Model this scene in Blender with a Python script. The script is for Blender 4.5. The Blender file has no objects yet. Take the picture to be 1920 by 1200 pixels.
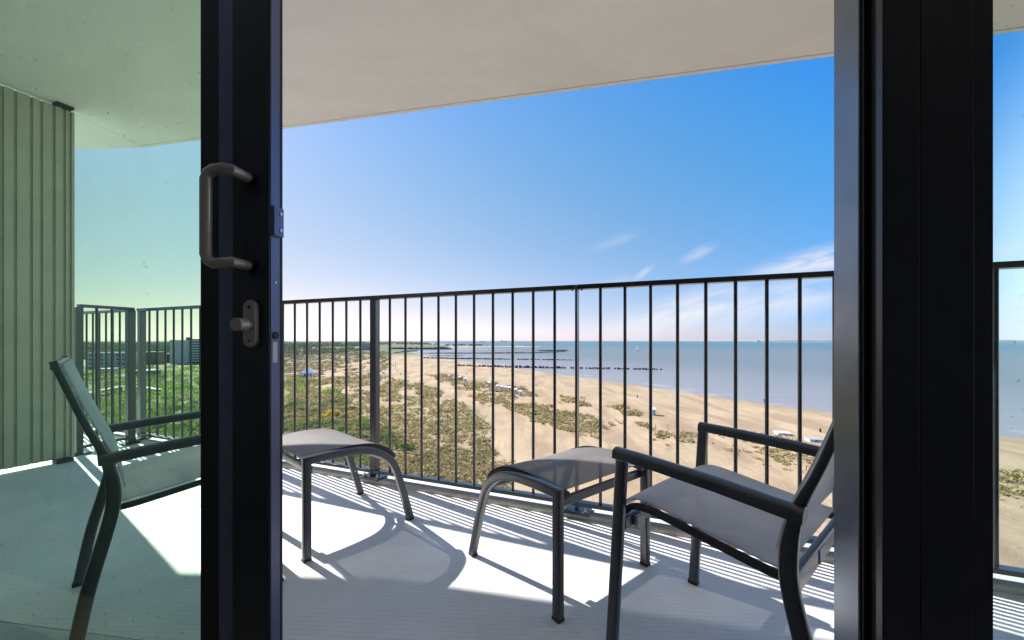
import bpy, bmesh, math, random
import numpy as np
from mathutils import Vector, Matrix
R = math.radians
random.seed(7); rng = np.random.default_rng(11)
C = bpy.context.scene.collection
SC = bpy.context.scene

# ------------------------------------------------------------ camera, sky, sun, exposure
F = 740.0; CX = 960.0; HY = 638.0; EYE = 0.95          # focal length in photo pixels, horizon row, eye height
cam = bpy.data.cameras.new('camera'); camo = bpy.data.objects.new('camera', cam); C.objects.link(camo)
camo.location = (0, 0, EYE); camo.rotation_euler = (R(90), 0, 0)
cam.sensor_width = 36; cam.lens = 36 * F / 1920; cam.shift_y = 38 / 1920
cam.clip_start = 0.05; cam.clip_end = 90000
SC.camera = camo
SC.view_settings.view_transform = 'Standard'; SC.view_settings.look = 'None'
SC.view_settings.gamma = 1; SC.view_settings.use_curve_mapping = False
SC.view_settings.exposure = 1.93
SUN_EL = 36.8; SUN_AZ = math.degrees(math.atan2(-.812, .584))
sun = bpy.data.lights.new('sun', 'SUN'); suno = bpy.data.objects.new('sun', sun); C.objects.link(suno)
sun.energy = 2.65; sun.angle = R(0.53); sun.color = (1, .955, .88)
ce = math.cos(R(SUN_EL))
suno.rotation_euler = Vector((.812 * ce, -.584 * ce, -math.sin(R(SUN_EL)))).to_track_quat('-Z', 'Y').to_euler()
W = bpy.data.worlds.new('World'); SC.world = W; W.use_nodes = True
SC.cycles.max_bounces = 10; SC.cycles.diffuse_bounces = 5; SC.cycles.transparent_max_bounces = 16

class NT:
    """small helper round a node tree"""
    def __init__(s, nt): s.t = nt; s.n = nt.nodes; s.l = nt.links
    def add(s, typ, **kw):
        n = s.n.new(typ)
        for k, v in kw.items(): setattr(n, k, v)
        return n
    def put(s, sock, v):
        if isinstance(v, bpy.types.NodeSocket): s.l.new(v, sock)
        elif v is not None:
            if sock.type == 'RGBA' and len(v) == 3: v = (*v, 1)
            sock.default_value = v
    def m(s, op, a, b=None, c=None, clamp=False):
        n = s.add('ShaderNodeMath', operation=op, use_clamp=clamp)
        s.put(n.inputs[0], a)
        if b is not None: s.put(n.inputs[1], b)
        if c is not None: s.put(n.inputs[2], c)
        return n.outputs[0]
    def mix(s, f, a, b, blend='MIX'):
        n = s.add('ShaderNodeMix', data_type='RGBA', blend_type=blend)
        s.put(n.inputs[0], f); s.put(n.inputs[6], a); s.put(n.inputs[7], b)
        return n.outputs[2]
    def noise(s, vec, scale, detail=3, rough=.55, dist=0):
        n = s.add('ShaderNodeTexNoise'); s.put(n.inputs['Vector'], vec)
        n.inputs['Scale'].default_value = scale; n.inputs['Detail'].default_value = detail
        n.inputs['Roughness'].default_value = rough; n.inputs['Distortion'].default_value = dist
        return n.outputs[0]
    def mapping(s, vec, scale=(1, 1, 1), rot=(0, 0, 0), loc=(0, 0, 0)):
        n = s.add('ShaderNodeMapping'); s.put(n.inputs[0], vec)
        n.inputs[1].default_value = loc; n.inputs[2].default_value = rot; n.inputs[3].default_value = scale
        return n.outputs[0]
    def ramp(s, f, a, b, lo=0., hi=1.):
        n = s.add('ShaderNodeMapRange', interpolation_type='SMOOTHSTEP'); s.put(n.inputs[0], f)
        n.inputs[1].default_value = a; n.inputs[2].default_value = b
        n.inputs[3].default_value = lo; n.inputs[4].default_value = hi
        return n.outputs[0]

w = NT(W.node_tree)
bg = w.n['Background']; bg.inputs[1].default_value = 0.0965
sky = w.add('ShaderNodeTexSky', sky_type='NISHITA', sun_disc=False)
sky.sun_elevation = R(SUN_EL); sky.sun_rotation = R(SUN_AZ); sky.altitude = 0
sky.air_density = .6; sky.dust_density = 0.3; sky.ozone_density = 6.0
tc = w.add('ShaderNodeTexCoord'); sep = w.add('ShaderNodeSeparateXYZ'); w.l.new(tc.outputs['Generated'], sep.inputs[0])
yy = w.m('MAXIMUM', sep.outputs[1], .02)
gx = w.m('DIVIDE', sep.outputs[0], yy); gz = w.m('DIVIDE', sep.outputs[2], yy)   # tangent-plane sky coordinates round the north
comb = w.add('ShaderNodeCombineXYZ'); w.l.new(gx, comb.inputs[0]); w.l.new(gz, comb.inputs[1])
g = comb.outputs[0]
def streak(px, py, ang, la, lb, amp, sc):
    """one cirrus wisp: a soft rotated ellipse broken up by stretched noise"""
    a = R(ang); x0 = (px - CX) / F; z0 = (HY - py) / F
    mp = w.mapping(g, (1, 1, 1), (0, 0, 0), (-x0, -z0, 0))
    r = w.add('ShaderNodeVectorRotate', rotation_type='Z_AXIS'); w.l.new(mp, r.inputs[0]); r.inputs['Angle'].default_value = -a
    q = w.mapping(r.outputs[0], (F / la, F / lb, 1))
    ln = w.add('ShaderNodeVectorMath', operation='LENGTH'); w.l.new(q, ln.inputs[0])
    body = w.ramp(ln.outputs['Value'], 1.0, 0.0)
    nz = w.noise(w.mapping(r.outputs[0], (sc, sc * 5, 1)), 1.0, 5, .6, .6)
    return w.m('MULTIPLY', w.m('MULTIPLY', body, w.ramp(nz, .22, .62)), amp)
cl = None
for s_ in [(1160, 449, 22, 75, 14, .35, 9), (1310, 474, 27, 52, 15, .75, 10), (1205, 512, 38, 36, 10, .8, 11), (1160, 525, 12, 60, 12, .35, 9),
           (1290, 583, 17, 250, 50, 1.5, 5), (1530, 492, 14, 200, 38, 1.4, 6), (1470, 560, 12, 330, 60, 1.1, 4), (1700, 520, 10, 260, 60, .7, 5),
           (1890, 465, 18, 70, 16, .8, 9), (260, 555, 3, 260, 24, .35, 5), (1950, 590, 5, 300, 60, .8, 4)]:
    v = streak(*s_)
    cl = v if cl is None else w.m('MAXIMUM', cl, v)
cl = w.m('MULTIPLY', cl, w.ramp(sep.outputs[1], .05, .2))
# grading of the physical sky for sea air: deeper blue up to the right, milky and warm low down to the left
xq = w.m('MINIMUM', w.m('MAXIMUM', gx, -1.2), .85); zq = w.m('MINIMUM', w.m('MAXIMUM', gz, 0.), .68)
cg = w.add('ShaderNodeCombineColor')
for ch_, (k0_, k1_, k2_, k3_, k4_, k5_) in enumerate(((-.408, -.144, .57, -.579, -.417, -1.251), (-.968, .112, 2.355, -.273, .293, -1.936), (-1.21, .433, 1.915, -.124, -.088, -.69))):
    px2_ = w.m('MULTIPLY_ADD', xq, k3_, w.m('MULTIPLY_ADD', zq, k4_, k1_)); pz2_ = w.m('MULTIPLY_ADD', zq, k5_, k2_)
    q_ = w.m('ADD', w.m('MULTIPLY', xq, px2_), w.m('MULTIPLY_ADD', zq, pz2_, k0_))
    w.l.new(w.m('POWER', math.e, q_), cg.inputs[ch_])
cool = w.mix(1.0, sky.outputs[0], cg.outputs[0], 'MULTIPLY')
cool = w.mix(w.m('MULTIPLY', w.ramp(gz, .0, .075, 1, 0), w.ramp(gx, .9, -.7)), cool, w.mix(1.0, cool, (.90, 1.15, 1.55), 'MULTIPLY'))
sky_fill = w.m('MULTIPLY', w.ramp(sep.outputs[0], .68, .92), w.ramp(sep.outputs[2], .75, .1))     # sky brightened far round to the right, added as fill for the shaded balcony
cool = w.mix(w.m('MULTIPLY', sky_fill, .9), cool, (4.6, 4.9, 5.1))
skyc = w.mix(w.m('MULTIPLY', cl, .62), cool, (2.5, 2.5, 2.65))
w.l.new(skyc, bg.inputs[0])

# ------------------------------------------------------------ materials
def mat(name):
    m = bpy.data.materials.new(name); m.use_nodes = True
    t = NT(m.node_tree); b = t.n['Principled BSDF']
    return m, t, b
def objco(t): return t.add('ShaderNodeTexCoord').outputs['Object']
def geopos(t): return t.add('ShaderNodeNewGeometry').outputs['Position']
def bump(t, b, h, strength=.3, dist=.01):
    n = t.add('ShaderNodeBump'); n.inputs['Strength'].default_value = strength; n.inputs['Distance'].default_value = dist
    t.l.new(h, n.inputs['Height']); t.l.new(n.outputs[0], b.inputs['Normal'])
def simple(name, col, rough=.5, metal=0., var=.12, scale=14, bmp=0., spec=.5):
    m, t, b = mat(name); co = geopos(t)
    n = t.noise(co, scale, 4)
    k = t.ramp(n, .25, .75, 1 - var, 1 + var)
    mm = t.add('ShaderNodeVectorMath', operation='SCALE'); mm.inputs[0].default_value = col; t.l.new(k, mm.inputs['Scale'])
    t.l.new(mm.outputs[0], b.inputs['Base Color'])
    b.inputs['Roughness'].default_value = rough; b.inputs['Metallic'].default_value = metal
    b.inputs['Specular IOR Level'].default_value = spec
    if bmp: bump(t, b, t.noise(co, scale * 12, 3), bmp, .002)
    return m
M = {}
M['door'] = simple('navy_powder_coat', (.011, .015, .032), .28, 0, .15, 30, .06)
M['door_side'] = simple('navy_satin_aluminium', (.085, .095, .125), .24, .4, .10, 25, .05)
M['bead'] = simple('slate_blue_bead', (.10, .13, .22), .35, .2, .08, 25, .05)
M['plate'] = simple('blue_grey_faceplate', (.12, .14, .26), .3, .35, .08, 25, .05)
M['jamb'] = simple('satin_grey_jamb', (.20, .23, .28), .24, .7, .10, 12, .05)
M['gasket'] = simple('black_rubber', (.006, .007, .008), .6)
M['bronze'] = simple('bronze_anodised_metal', (.42, .39, .36), .36, .4, .08, 40, .05)
M['steel'] = simple('bolt_steel', (.5, .5, .5), .3, .9)
M['rail'] = simple('railing_paint', (.028, .030, .037), .26, .25, .15, 20, .05)
M['frame'] = simple('graphite_paint', (.050, .055, .068), .38, .2, .08, 18, .05)
for k_ in ('rail', 'frame'):
    b_ = M[k_].node_tree.nodes['Principled BSDF']; b_.inputs['Coat Weight'].default_value = .6; b_.inputs['Coat Roughness'].default_value = .28; b_.inputs['Coat IOR'].default_value = 1.5
M['cap'] = simple('black_foot_plastic', (.012, .012, .014), .6)
M['white'] = simple('white_paint', (.80, .79, .76), .5, 0, .06, 1.2)
M['sticker'] = simple('pale_sticker', (.62, .6, .68), .5)
M['dark'] = simple('dark_timber', (.045, .038, .032), .8, 0, .3, 3)
M['wet_stone'] = simple('wet_stone', (.085, .085, .085), .75, 0, .3, .5)
M['navy_wall'] = simple('slate_blue_wall', (.055, .075, .13), .8, 0, .2, .1)
M['concrete'] = simple('pale_concrete', (.42, .42, .41), .8, 0, .08, .4)
M['greywall'] = simple('grey_render', (.36, .35, .33), .8, 0, .1, .3)
M['brick'] = simple('brown_brick', (.19, .13, .10), .85, 0, .2, .8)
M['rooftile'] = simple('dark_roof_tile', (.06, .06, .065), .75, 0, .2, .8)
M['pinkwall'] = simple('pinkish_wall', (.5, .38, .33), .8, 0, .1, .3)
M['window'] = simple('dark_window_glass', (.03, .045, .06), .12, 0, .2, .5)
M['timber'] = simple('weathered_timber', (.27, .22, .17), .8, 0, .2, 2)
M['sail'] = simple('white_sailcloth', (.85, .85, .85), .7, 0, .03)
_t = NT(M['sail'].node_tree); _tr = _t.add('ShaderNodeBsdfTranslucent'); _tr.inputs[0].default_value = (.85, .85, .85, 1); _mx = _t.add('ShaderNodeMixShader'); _mx.inputs[0].default_value = .5
_t.l.new(_t.n['Principled BSDF'].outputs[0], _mx.inputs[1]); _t.l.new(_tr.outputs[0], _mx.inputs[2]); _t.l.new(_mx.outputs[0], _t.n['Material Output'].inputs[0])
M['ship'] = simple('ship_hull', (.06, .07, .09), .6, 0, .2, .1)
M['room'] = simple('room_plaster', (.78, .77, .75), .8, 0, .06, 2)
M['roomfloor'] = simple('room_floor', (.40, .34, .27), .5, 0, .2, 3)
M['cloth_dark'] = simple('dark_clothing', (.04, .045, .06), .85)
M['skin'] = simple('skin', (.5, .33, .25), .6)
M['hutroof'] = simple('grey_hut_roof', (.33, .36, .40), .7)

def m_floor():
    m, t, b = mat('ribbed_floor_coating'); co = geopos(t)
    q = t.mapping(co, (1, 1, 1), (0, 0, R(3.4)))
    s = t.add('ShaderNodeSeparateXYZ'); t.l.new(q, s.inputs[0])
    def groove(sock, per, wid):
        f = t.m('FRACT', t.m('DIVIDE', sock, per))
        d = t.m('ABSOLUTE', t.m('SUBTRACT', f, .5))
        return t.ramp(d, .5 - wid, .5, 1, 0)
    gy = groove(s.outputs[1], .0205, .22); gx_ = groove(s.outputs[0], .0135, .18)
    h = t.m('MULTIPLY', gy, t.m('ADD', t.m('MULTIPLY', gx_, .45), .55))
    n = t.noise(co, 2.2, 5); n2 = t.noise(co, 26, 3)
    k = t.m('ADD', t.ramp(n, .3, .7, .89, 1.04), t.m('MULTIPLY', t.m('SUBTRACT', n2, .5), .10))
    k = t.m('MULTIPLY', k, t.ramp(t.noise(co, 55, 2, .5), .70, .78, 1, .62))
    k = t.m('MULTIPLY', k, t.ramp(t.noise(t.mapping(co, (1.5, 6, 1), (0, 0, R(25))), 1.6, 4, .7, 1.2), .60, .74, 1, .90))
    k = t.m('MULTIPLY', k, t.m('ADD', t.m('MULTIPLY', h, .09), .91))
    v = t.add('ShaderNodeVectorMath', operation='SCALE'); v.inputs[0].default_value = (.83, .825, .81); t.l.new(k, v.inputs['Scale'])
    t.l.new(v.outputs[0], b.inputs['Base Color']); b.inputs['Roughness'].default_value = .5
    bump(t, b, h, .22, .0012)
    return m
M['floor'] = m_floor()
def m_stucco():
    m, t, b = mat('white_stucco'); co = geopos(t)
    n = t.noise(t.mapping(co, (.8, 1.6, 1)), 1.3, 5, .62, .5); k = t.ramp(n, .3, .7, .945, 1.02)
    v = t.add('ShaderNodeVectorMath', operation='SCALE'); v.inputs[0].default_value = (.895, .915, .925); t.l.new(k, v.inputs['Scale'])
    t.l.new(v.outputs[0], b.inputs['Base Color']); b.inputs['Roughness'].default_value = .9
    h = t.m('ADD', t.noise(co, 75, 4, .7), t.m('MULTIPLY', t.noise(co, 9, 3), .5))
    bump(t, b, h, .45, .006)
    return m
M['stucco'] = m_stucco()
M['kerb'] = simple('kerb_coating', (.60, .60, .58), .6, 0, .08, 9, .15)
M['partition'] = simple('grey_green_cladding', (.40, .40, .30), .7, 0, .08, 6, .15)

def m_fabric(name, col, weave_amt, trl, hole):
    m, t, b = mat(name); co = objco(t)
    s = t.add('ShaderNodeSeparateXYZ'); t.l.new(co, s.inputs[0])
    a = t.m('SINE', t.m('MULTIPLY', s.outputs[0], 2 * math.pi / .0065)); c = t.m('SINE', t.m('MULTIPLY', s.outputs[1], 2 * math.pi / .0065))
    weave = t.m('MULTIPLY', a, c)
    k = t.m('ADD', t.m('MULTIPLY', weave, weave_amt), .95)
    k = t.m('MULTIPLY', k, t.ramp(t.noise(co, 6, 3), .3, .7, .94, 1.06))
    v = t.add('ShaderNodeVectorMath', operation='SCALE'); v.inputs[0].default_value = col; t.l.new(k, v.inputs['Scale'])
    t.l.new(v.outputs[0], b.inputs['Base Color']); b.inputs['Roughness'].default_value = .6
    bump(t, b, weave, .25, .001)
    tr = t.add('ShaderNodeBsdfTranslucent'); t.l.new(v.outputs[0], tr.inputs[0])
    mx = t.add('ShaderNodeMixShader'); mx.inputs[0].default_value = trl
    t.l.new(b.outputs[0], mx.inputs[1]); t.l.new(tr.outputs[0], mx.inputs[2])
    tp = t.add('ShaderNodeBsdfTransparent'); m2 = t.add('ShaderNodeMixShader'); m2.inputs[0].default_value = hole      # open weave lets some light straight through
    t.l.new(mx.outputs[0], m2.inputs[1]); t.l.new(tp.outputs[0], m2.inputs[2])
    t.l.new(m2.outputs[0], t.n['Material Output'].inputs[0])
    return m
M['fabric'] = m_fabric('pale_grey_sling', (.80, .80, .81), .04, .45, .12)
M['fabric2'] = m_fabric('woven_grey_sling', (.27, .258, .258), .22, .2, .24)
M['hem'] = simple('dark_sling_hem', (.05, .05, .058), .7)

def m_glass(name, tint, refl):
    m, t, b = mat(name); t.n.remove(b)
    tr = t.add('ShaderNodeBsdfTransparent'); tr.inputs[0].default_value = (*tint, 1)
    gl = t.add('ShaderNodeBsdfGlossy'); gl.inputs['Roughness'].default_value = .0; gl.inputs[0].default_value = (.9, 1, .95, 1)
    lw = t.add('ShaderNodeLayerWeight'); lw.inputs[0].default_value = .5
    k = t.m('MULTIPLY', t.m('ADD', t.m('MULTIPLY', t.m('POWER', lw.outputs['Facing'], 5), .96), .04), refl, clamp=True)
    mx = t.add('ShaderNodeMixShader'); t.l.new(k, mx.inputs[0]); t.l.new(tr.outputs[0], mx.inputs[1]); t.l.new(gl.outputs[0], mx.inputs[2])
    co = geopos(t); df = t.add('ShaderNodeBsdfDiffuse'); df.inputs[0].default_value = (.8, .8, .78, 1)          # dried salt smears and specks
    sm_ = t.m('MULTIPLY', t.ramp(t.noise(t.mapping(co, (3, 3, 1.2), (0, R(20), 0)), 1.6, 5, .65, 1.5), .5, .8), .05)
    sp_ = t.m('MULTIPLY', t.ramp(t.noise(co, 140, 1, .4), .72, .77), .22)
    m2 = t.add('ShaderNodeMixShader'); t.l.new(t.m('MAXIMUM', sm_, sp_), m2.inputs[0]); t.l.new(mx.outputs[0], m2.inputs[1]); t.l.new(df.outputs[0], m2.inputs[2])
    t.l.new(m2.outputs[0], t.n['Material Output'].inputs[0])
    return m
M['glass'] = m_glass('green_tinted_glass', (.815, .975, .868), 1.0)
M['glass2'] = m_glass('aqua_tinted_glass', (.93, .985, .97), .9)

def m_attr(name, cols, rough=.8, transl=.0):
    """foliage: colour picked along a ramp by the per-clump attribute 'tone', plus a fine noise"""
    m, t, b = mat(name)
    a = t.add('ShaderNodeAttribute', attribute_name='tone')
    rp = t.add('ShaderNodeValToRGB'); t.l.new(a.outputs['Fac'], rp.inputs[0])
    e = rp.color_ramp.elements
    for i, c in enumerate(cols):
        x = i / (len(cols) - 1)
        if i < 2: el = e[i]; el.position = x
        else: el = e.new(x)
        el.color = (*c, 1)
    e[1].position = 1 / (len(cols) - 1)
    k = t.ramp(t.noise(geopos(t), .9, 3), .25, .75, .75, 1.25)
    v = t.add('ShaderNodeVectorMath', operation='SCALE'); t.l.new(rp.outputs[0], v.inputs[0]); t.l.new(k, v.inputs['Scale'])
    t.l.new(v.outputs[0], b.inputs['Base Color']); b.inputs['Roughness'].default_value = rough
    b.inputs['Specular IOR Level'].default_value = .2
    if transl:
        tr = t.add('ShaderNodeBsdfTranslucent'); t.l.new(v.outputs[0], tr.inputs[0])
        mx = t.add('ShaderNodeMixShader'); mx.inputs[0].default_value = transl
        t.l.new(b.outputs[0], mx.inputs[1]); t.l.new(tr.outputs[0], mx.inputs[2]); t.l.new(mx.outputs[0], t.n['Material Output'].inputs[0])
    return m
M['scrub'] = m_attr('scrub_leaves', [(0.12, 0.17, 0.06), (0.19, 0.24, 0.07), (0.25, 0.24, 0.115), (0.22, 0.36, 0.06), (0.36, 0.46, 0.085)], .7, .35)
M['grass'] = m_attr('marram_blades', [(0.26, 0.22, 0.1), (0.4, 0.325, 0.16), (0.52, 0.42, 0.22), (0.22, 0.22, 0.085)], .8, .3)
M['heath'] = m_attr('heath_leaves', [(0.16, 0.17, 0.075), (0.24, 0.22, 0.11), (0.31, 0.25, 0.14), (0.36, 0.29, 0.18)], .8, .2)
M['wood'] = m_attr('woodland_leaves', [(0.075, 0.11, 0.065), (0.11, 0.155, 0.075), (0.155, 0.2, 0.085)], .8, .2)
M['lime'] = m_attr('lime_leaves', [(0.39, 0.442, 0.091), (0.52, 0.546, 0.13)], .7, .35)
M['gorse'] = m_attr('yellow_blossom', [(0.65, 0.442, 0.039), (0.806, 0.598, 0.065), (0.325, 0.325, 0.078)], .7, .3)

def m_land():
    m, t, b = mat('beach_and_dunes'); co = geopos(t)
    a = t.add('ShaderNodeAttribute', attribute_name='veg').outputs['Fac']
    gr = t.add('ShaderNodeAttribute', attribute_name='green').outputs['Fac']
    n1 = t.noise(co, .05, 5, .6); n2 = t.noise(co, .6, 5, .65); n3 = t.noise(co, 3.0, 4, .7)
    str_ = t.noise(t.mapping(co, (.10, .02, 0), (0, 0, R(28))), 1.0, 5, .6, .4)
    sand = t.mix(t.ramp(n1, .3, .7), (.40, .298, .188), (.49, .378, .248))
    sand = t.mix(t.m('MULTIPLY', t.ramp(str_, .45, .62), .8), sand, (.31, .215, .14))
    sand = t.mix(t.m('MULTIPLY', t.ramp(n3, .42, .72), .55), sand, (.33, .25, .17))
    trk = t.noise(t.mapping(co, (.55, .045, 0), (0, 0, R(-24))), 1.0, 4, .65, .3)
    sand = t.mix(t.m('MULTIPLY', t.ramp(trk, .50, .60), .45), sand, (.31, .235, .16))
    wet = t.add('ShaderNodeAttribute', attribute_name='wet').outputs['Fac']
    sand = t.mix(wet, sand, (0.182, 0.140, 0.108))
    dry = t.mix(t.ramp(n2, .35, .65), (.30, .235, .135), (.42, .335, .21))
    grn = t.mix(t.ramp(n2, .35, .65), (.13, .15, .06), (.22, .225, .10))
    fr = t.add('ShaderNodeAttribute', attribute_name='far').outputs['Fac']
    vegc = t.mix(fr, t.mix(gr, dry, grn), t.mix(t.ramp(t.noise(co, .012, 4), .35, .65), (.10, .125, .065), (.17, .185, .09)))
    msk = t.ramp(t.m('ADD', a, t.m('ADD', t.m('MULTIPLY', t.m('SUBTRACT', n2, .5), 1.1), t.m('MULTIPLY', t.m('SUBTRACT', n3, .5), .6))), .38, .62)
    t.l.new(t.mix(msk, sand, vegc), b.inputs['Base Color']); b.inputs['Roughness'].default_value = .9
    b.inputs['Specular IOR Level'].default_value = .15
    bump(t, b, t.m('ADD', n2, t.m('MULTIPLY', n3, .4)), .5, .35)
    return m
M['land'] = m_land()
def m_sea():
    m, t, b = mat('sea_water'); co = geopos(t)
    s = t.add('ShaderNodeSeparateXYZ'); t.l.new(co, s.inputs[0])
    ln = t.add('ShaderNodeVectorMath', operation='LENGTH'); t.l.new(co, ln.inputs[0]); dist = ln.outputs['Value']
    n = t.noise(t.mapping(co, (.004, .0012, 0)), 1.0, 4)
    silt = t.ramp(t.m('ADD', dist, t.m('MULTIPLY', t.m('SUBTRACT', n, .5), 900)), 500, 2600)      # silty shallows -> clear deep channel
    c = t.mix(silt, (.15, .168, .165), (.05, .135, .15))
    shal = t.add('ShaderNodeAttribute', attribute_name='shallow').outputs['Fac']
    c = t.mix(shal, c, (.25, .245, .25))
    # scattered breakers near the shore
    wv = t.noise(t.mapping(co, (.05, .30, 0), (0, 0, R(35))), 1.0, 4, .6, .8)
    foam = t.m('MULTIPLY', t.ramp(wv, .69, .76), t.ramp(shal, .12, .5))
    surf = t.m('MULTIPLY', t.ramp(t.noise(co, .045, 4, .6, .5), .50, .62), t.ramp(shal, .965, .99))
    foam = t.m('MAXIMUM', foam, surf)
    c = t.mix(t.m('MULTIPLY', foam, .3), c, (.55, .55, .55))
    t.l.new(c, b.inputs['Base Color']); b.inputs['Roughness'].default_value = .35; b.inputs['IOR'].default_value = 1.33
    h = t.m('ADD', t.noise(t.mapping(co, (.25, .8, 0), (0, 0, R(30))), 1.0, 5, .65), t.m('MULTIPLY', t.noise(t.mapping(co, (.03, .09, 0), (0, 0, R(30))), 1.0, 4), 2.))
    bump(t, b, h, .6, .6)
    return m
M['sea'] = m_sea()

# ------------------------------------------------------------ mesh helpers
class MB:
    def __init__(s): s.v = []; s.f = []
    def raw(s, vs, fs):
        o = len(s.v); s.v += [tuple(p) for p in vs]; s.f += [tuple(o + i for i in f) for f in fs]; return s
    def box(s, a, b, mtx=None):
        (x0, y0, z0), (x1, y1, z1) = a, b
        vs = [Vector(p) for p in [(x0, y0, z0), (x1, y0, z0), (x1, y1, z0), (x0, y1, z0), (x0, y0, z1), (x1, y0, z1), (x1, y1, z1), (x0, y1, z1)]]
        if mtx is not None: vs = [mtx @ p for p in vs]
        return s.raw(vs, [(0, 3, 2, 1), (4, 5, 6, 7), (0, 1, 5, 4), (1, 2, 6, 5), (2, 3, 7, 6), (3, 0, 4, 7)])
    def prism(s, poly, z0, z1):
        n = len(poly); vs = [(x, y, z0) for x, y in poly] + [(x, y, z1) for x, y in poly]
        return s.raw(vs, [tuple(range(n))[::-1], tuple(range(n, 2 * n))] + [(i, (i + 1) % n, n + (i + 1) % n, n + i) for i in range(n)])
    def tube(s, p, q, r, n=12, r2=None):
        p, q = Vector(p), Vector(q); d = (q - p).normalized(); a = d.orthogonal().normalized(); b = d.cross(a); r2 = r if r2 is None else r2
        vs = []
        for c, rr in ((p, r), (q, r2)):
            for i in range(n):
                t = 2 * math.pi * i / n; vs.append(c + (a * math.cos(t) + b * math.sin(t)) * rr)
        return s.raw(vs, [tuple(range(n))[::-1], tuple(range(n, 2 * n))] + [(i, (i + 1) % n, n + (i + 1) % n, n + i) for i in range(n)])
    def sweep(s, path, side, prof, ks=None):
        """prof: list of (a,b) with a along `side`, b along tangent x side; mitred at every point"""
        P = [Vector(p) for p in path]; side = Vector(side).normalized(); n = len(prof); vs = []
        for i, p in enumerate(P):
            t0 = (P[i] - P[i - 1]).normalized() if i else None; t1 = (P[i + 1] - P[i]).normalized() if i < len(P) - 1 else None
            if t0 is None: t = t1; k = 1
            elif t1 is None: t = t0; k = 1
            else: t = (t0 + t1).normalized(); k = 1 / max(.3, t.dot(t1))
            up = t.cross(side).normalized()
            vs += [p + side * a + up * b * k * (ks[i] if ks else 1) for a, b in prof]
        fs = [tuple(range(n))[::-1], tuple(range(len(vs) - n, len(vs)))]
        for i in range(len(P) - 1):
            for j in range(n):
                k2 = (j + 1) % n; fs.append((i * n + j, i * n + k2, (i + 1) * n + k2, (i + 1) * n + j))
        return s.raw(vs, fs)
def rrect(wd, ht, r, n=3):
    out = []
    for cx, cy, a0 in ((wd / 2 - r, ht / 2 - r, 0), (-wd / 2 + r, ht / 2 - r, 90), (-wd / 2 + r, -ht / 2 + r, 180), (wd / 2 - r, -ht / 2 + r, 270)):
        for i in range(n + 1):
            a = R(a0 + 90 * i / n); out.append((cx + r * math.cos(a), cy + r * math.sin(a)))
    return out
def smooth_path(pts, n=4):
    """Catmull-Rom through 2-D points"""
    P = [Vector((0, *p)) for p in pts]; out = []
    for i in range(len(P) - 1):
        p0 = P[max(i - 1, 0)]; p1 = P[i]; p2 = P[i + 1]; p3 = P[min(i + 2, len(P) - 1)]
        for j in range(n):
            t = j / n
            out.append(.5 * ((2 * p1) + (p2 - p0) * t + (2 * p0 - 5 * p1 + 4 * p2 - p3) * t * t + (3 * p1 - p0 - 3 * p2 + p3) * t ** 3))
    out.append(P[-1]); return out
def obj(name, mb, m, parent=None, bevel=0., smooth=False, loc=None):
    me = bpy.data.meshes.new(name); me.from_pydata(mb.v, [], mb.f); me.materials.append(m)
    bm = bmesh.new(); bm.from_mesh(me); bmesh.ops.recalc_face_normals(bm, faces=bm.faces); bm.to_mesh(me); bm.free()
    if smooth: me.polygons.foreach_set('use_smooth', [True] * len(me.polygons)); me.set_sharp_from_angle(angle=R(40))
    o = bpy.data.objects.new(name, me); C.objects.link(o)
    if parent: o.parent = parent
    if loc: o.location = loc
    if bevel:
        bv = o.modifiers.new('bevel', 'BEVEL'); bv.width = bevel; bv.segments = 2; bv.limit_method = 'ANGLE'; bv.angle_limit = R(40)
    return o
def tag(o, label=None, cat=None, group=None, kind=None):
    for k, v in (('label', label), ('category', cat), ('group', group), ('kind', kind)):
        if v: o[k] = v
    return o
def thing(name, label, cat, loc=(0, 0, 0), rz=0, group=None):
    o = bpy.data.objects.new(name, None); o.empty_display_size = .2; C.objects.link(o)
    o.location = loc; o.rotation_euler = (0, 0, rz); return tag(o, label, cat, group)
def dup(root, loc, rz, label=None, scale=1):
    r = root.copy(); C.objects.link(r); r.location = loc; r.rotation_euler = (0, 0, rz); r.scale = (scale,) * 3
    if label: r['label'] = label
    for ch in root.children:
        c = ch.copy(); C.objects.link(c); c.parent = r
        for g_ in ch.children:
            d = g_.copy(); C.objects.link(d); d.parent = c
    return r
def pix(x, y, z):
    """the point at height z that the photograph shows at pixel (x, y)"""
    d = F * (EYE - z) / (y - HY); return Vector(((x - CX) / F * d, d, z))

# ------------------------------------------------------------ balcony: floor, kerb, ceiling slab
RA, RB = 2.292, -.410                                     # railing line: y = RA + RB*x
def rail_y(x): return RA + RB * x
RD = Vector((1, RB, 0)).normalized(); RN = Vector((-RB, 1, 0)).normalized()   # along / outward
def off(x, o):                                            # point on the railing line at abscissa x, moved o outward
    p = Vector((x, rail_y(x), 0)) + RN * o; return (p.x, p.y)
k0 = off(-8, -.044); k1 = off(4.5, -.044); k2 = off(4.5, .10); k3 = off(-8, .10)
FD = Vector((1, -.15, 0)).normalized(); FN = Vector((.15, 1, 0)).normalized()  # facade direction and outward normal
DOORD = .76; FP = Vector((-.615 * DOORD, DOORD, 0))       # right front edge of the sliding stile
def fac(s, t, z=0.): p = FP + FD * s + FN * t; return Vector((p.x, p.y, z))
def fx(px, t):                                            # facade abscissa s seen at photo column px on the plane at depth t
    r = (px - CX) / F; p = FP + FN * t
    return (r * p.y - p.x) / (FD.x - r * FD.y)
fl = MB(); a = fac(-8, .14); b = fac(4.6, .14)
fl.prism([(a.x, a.y), (b.x, b.y), k1, k0], -.2, 0)
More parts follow.
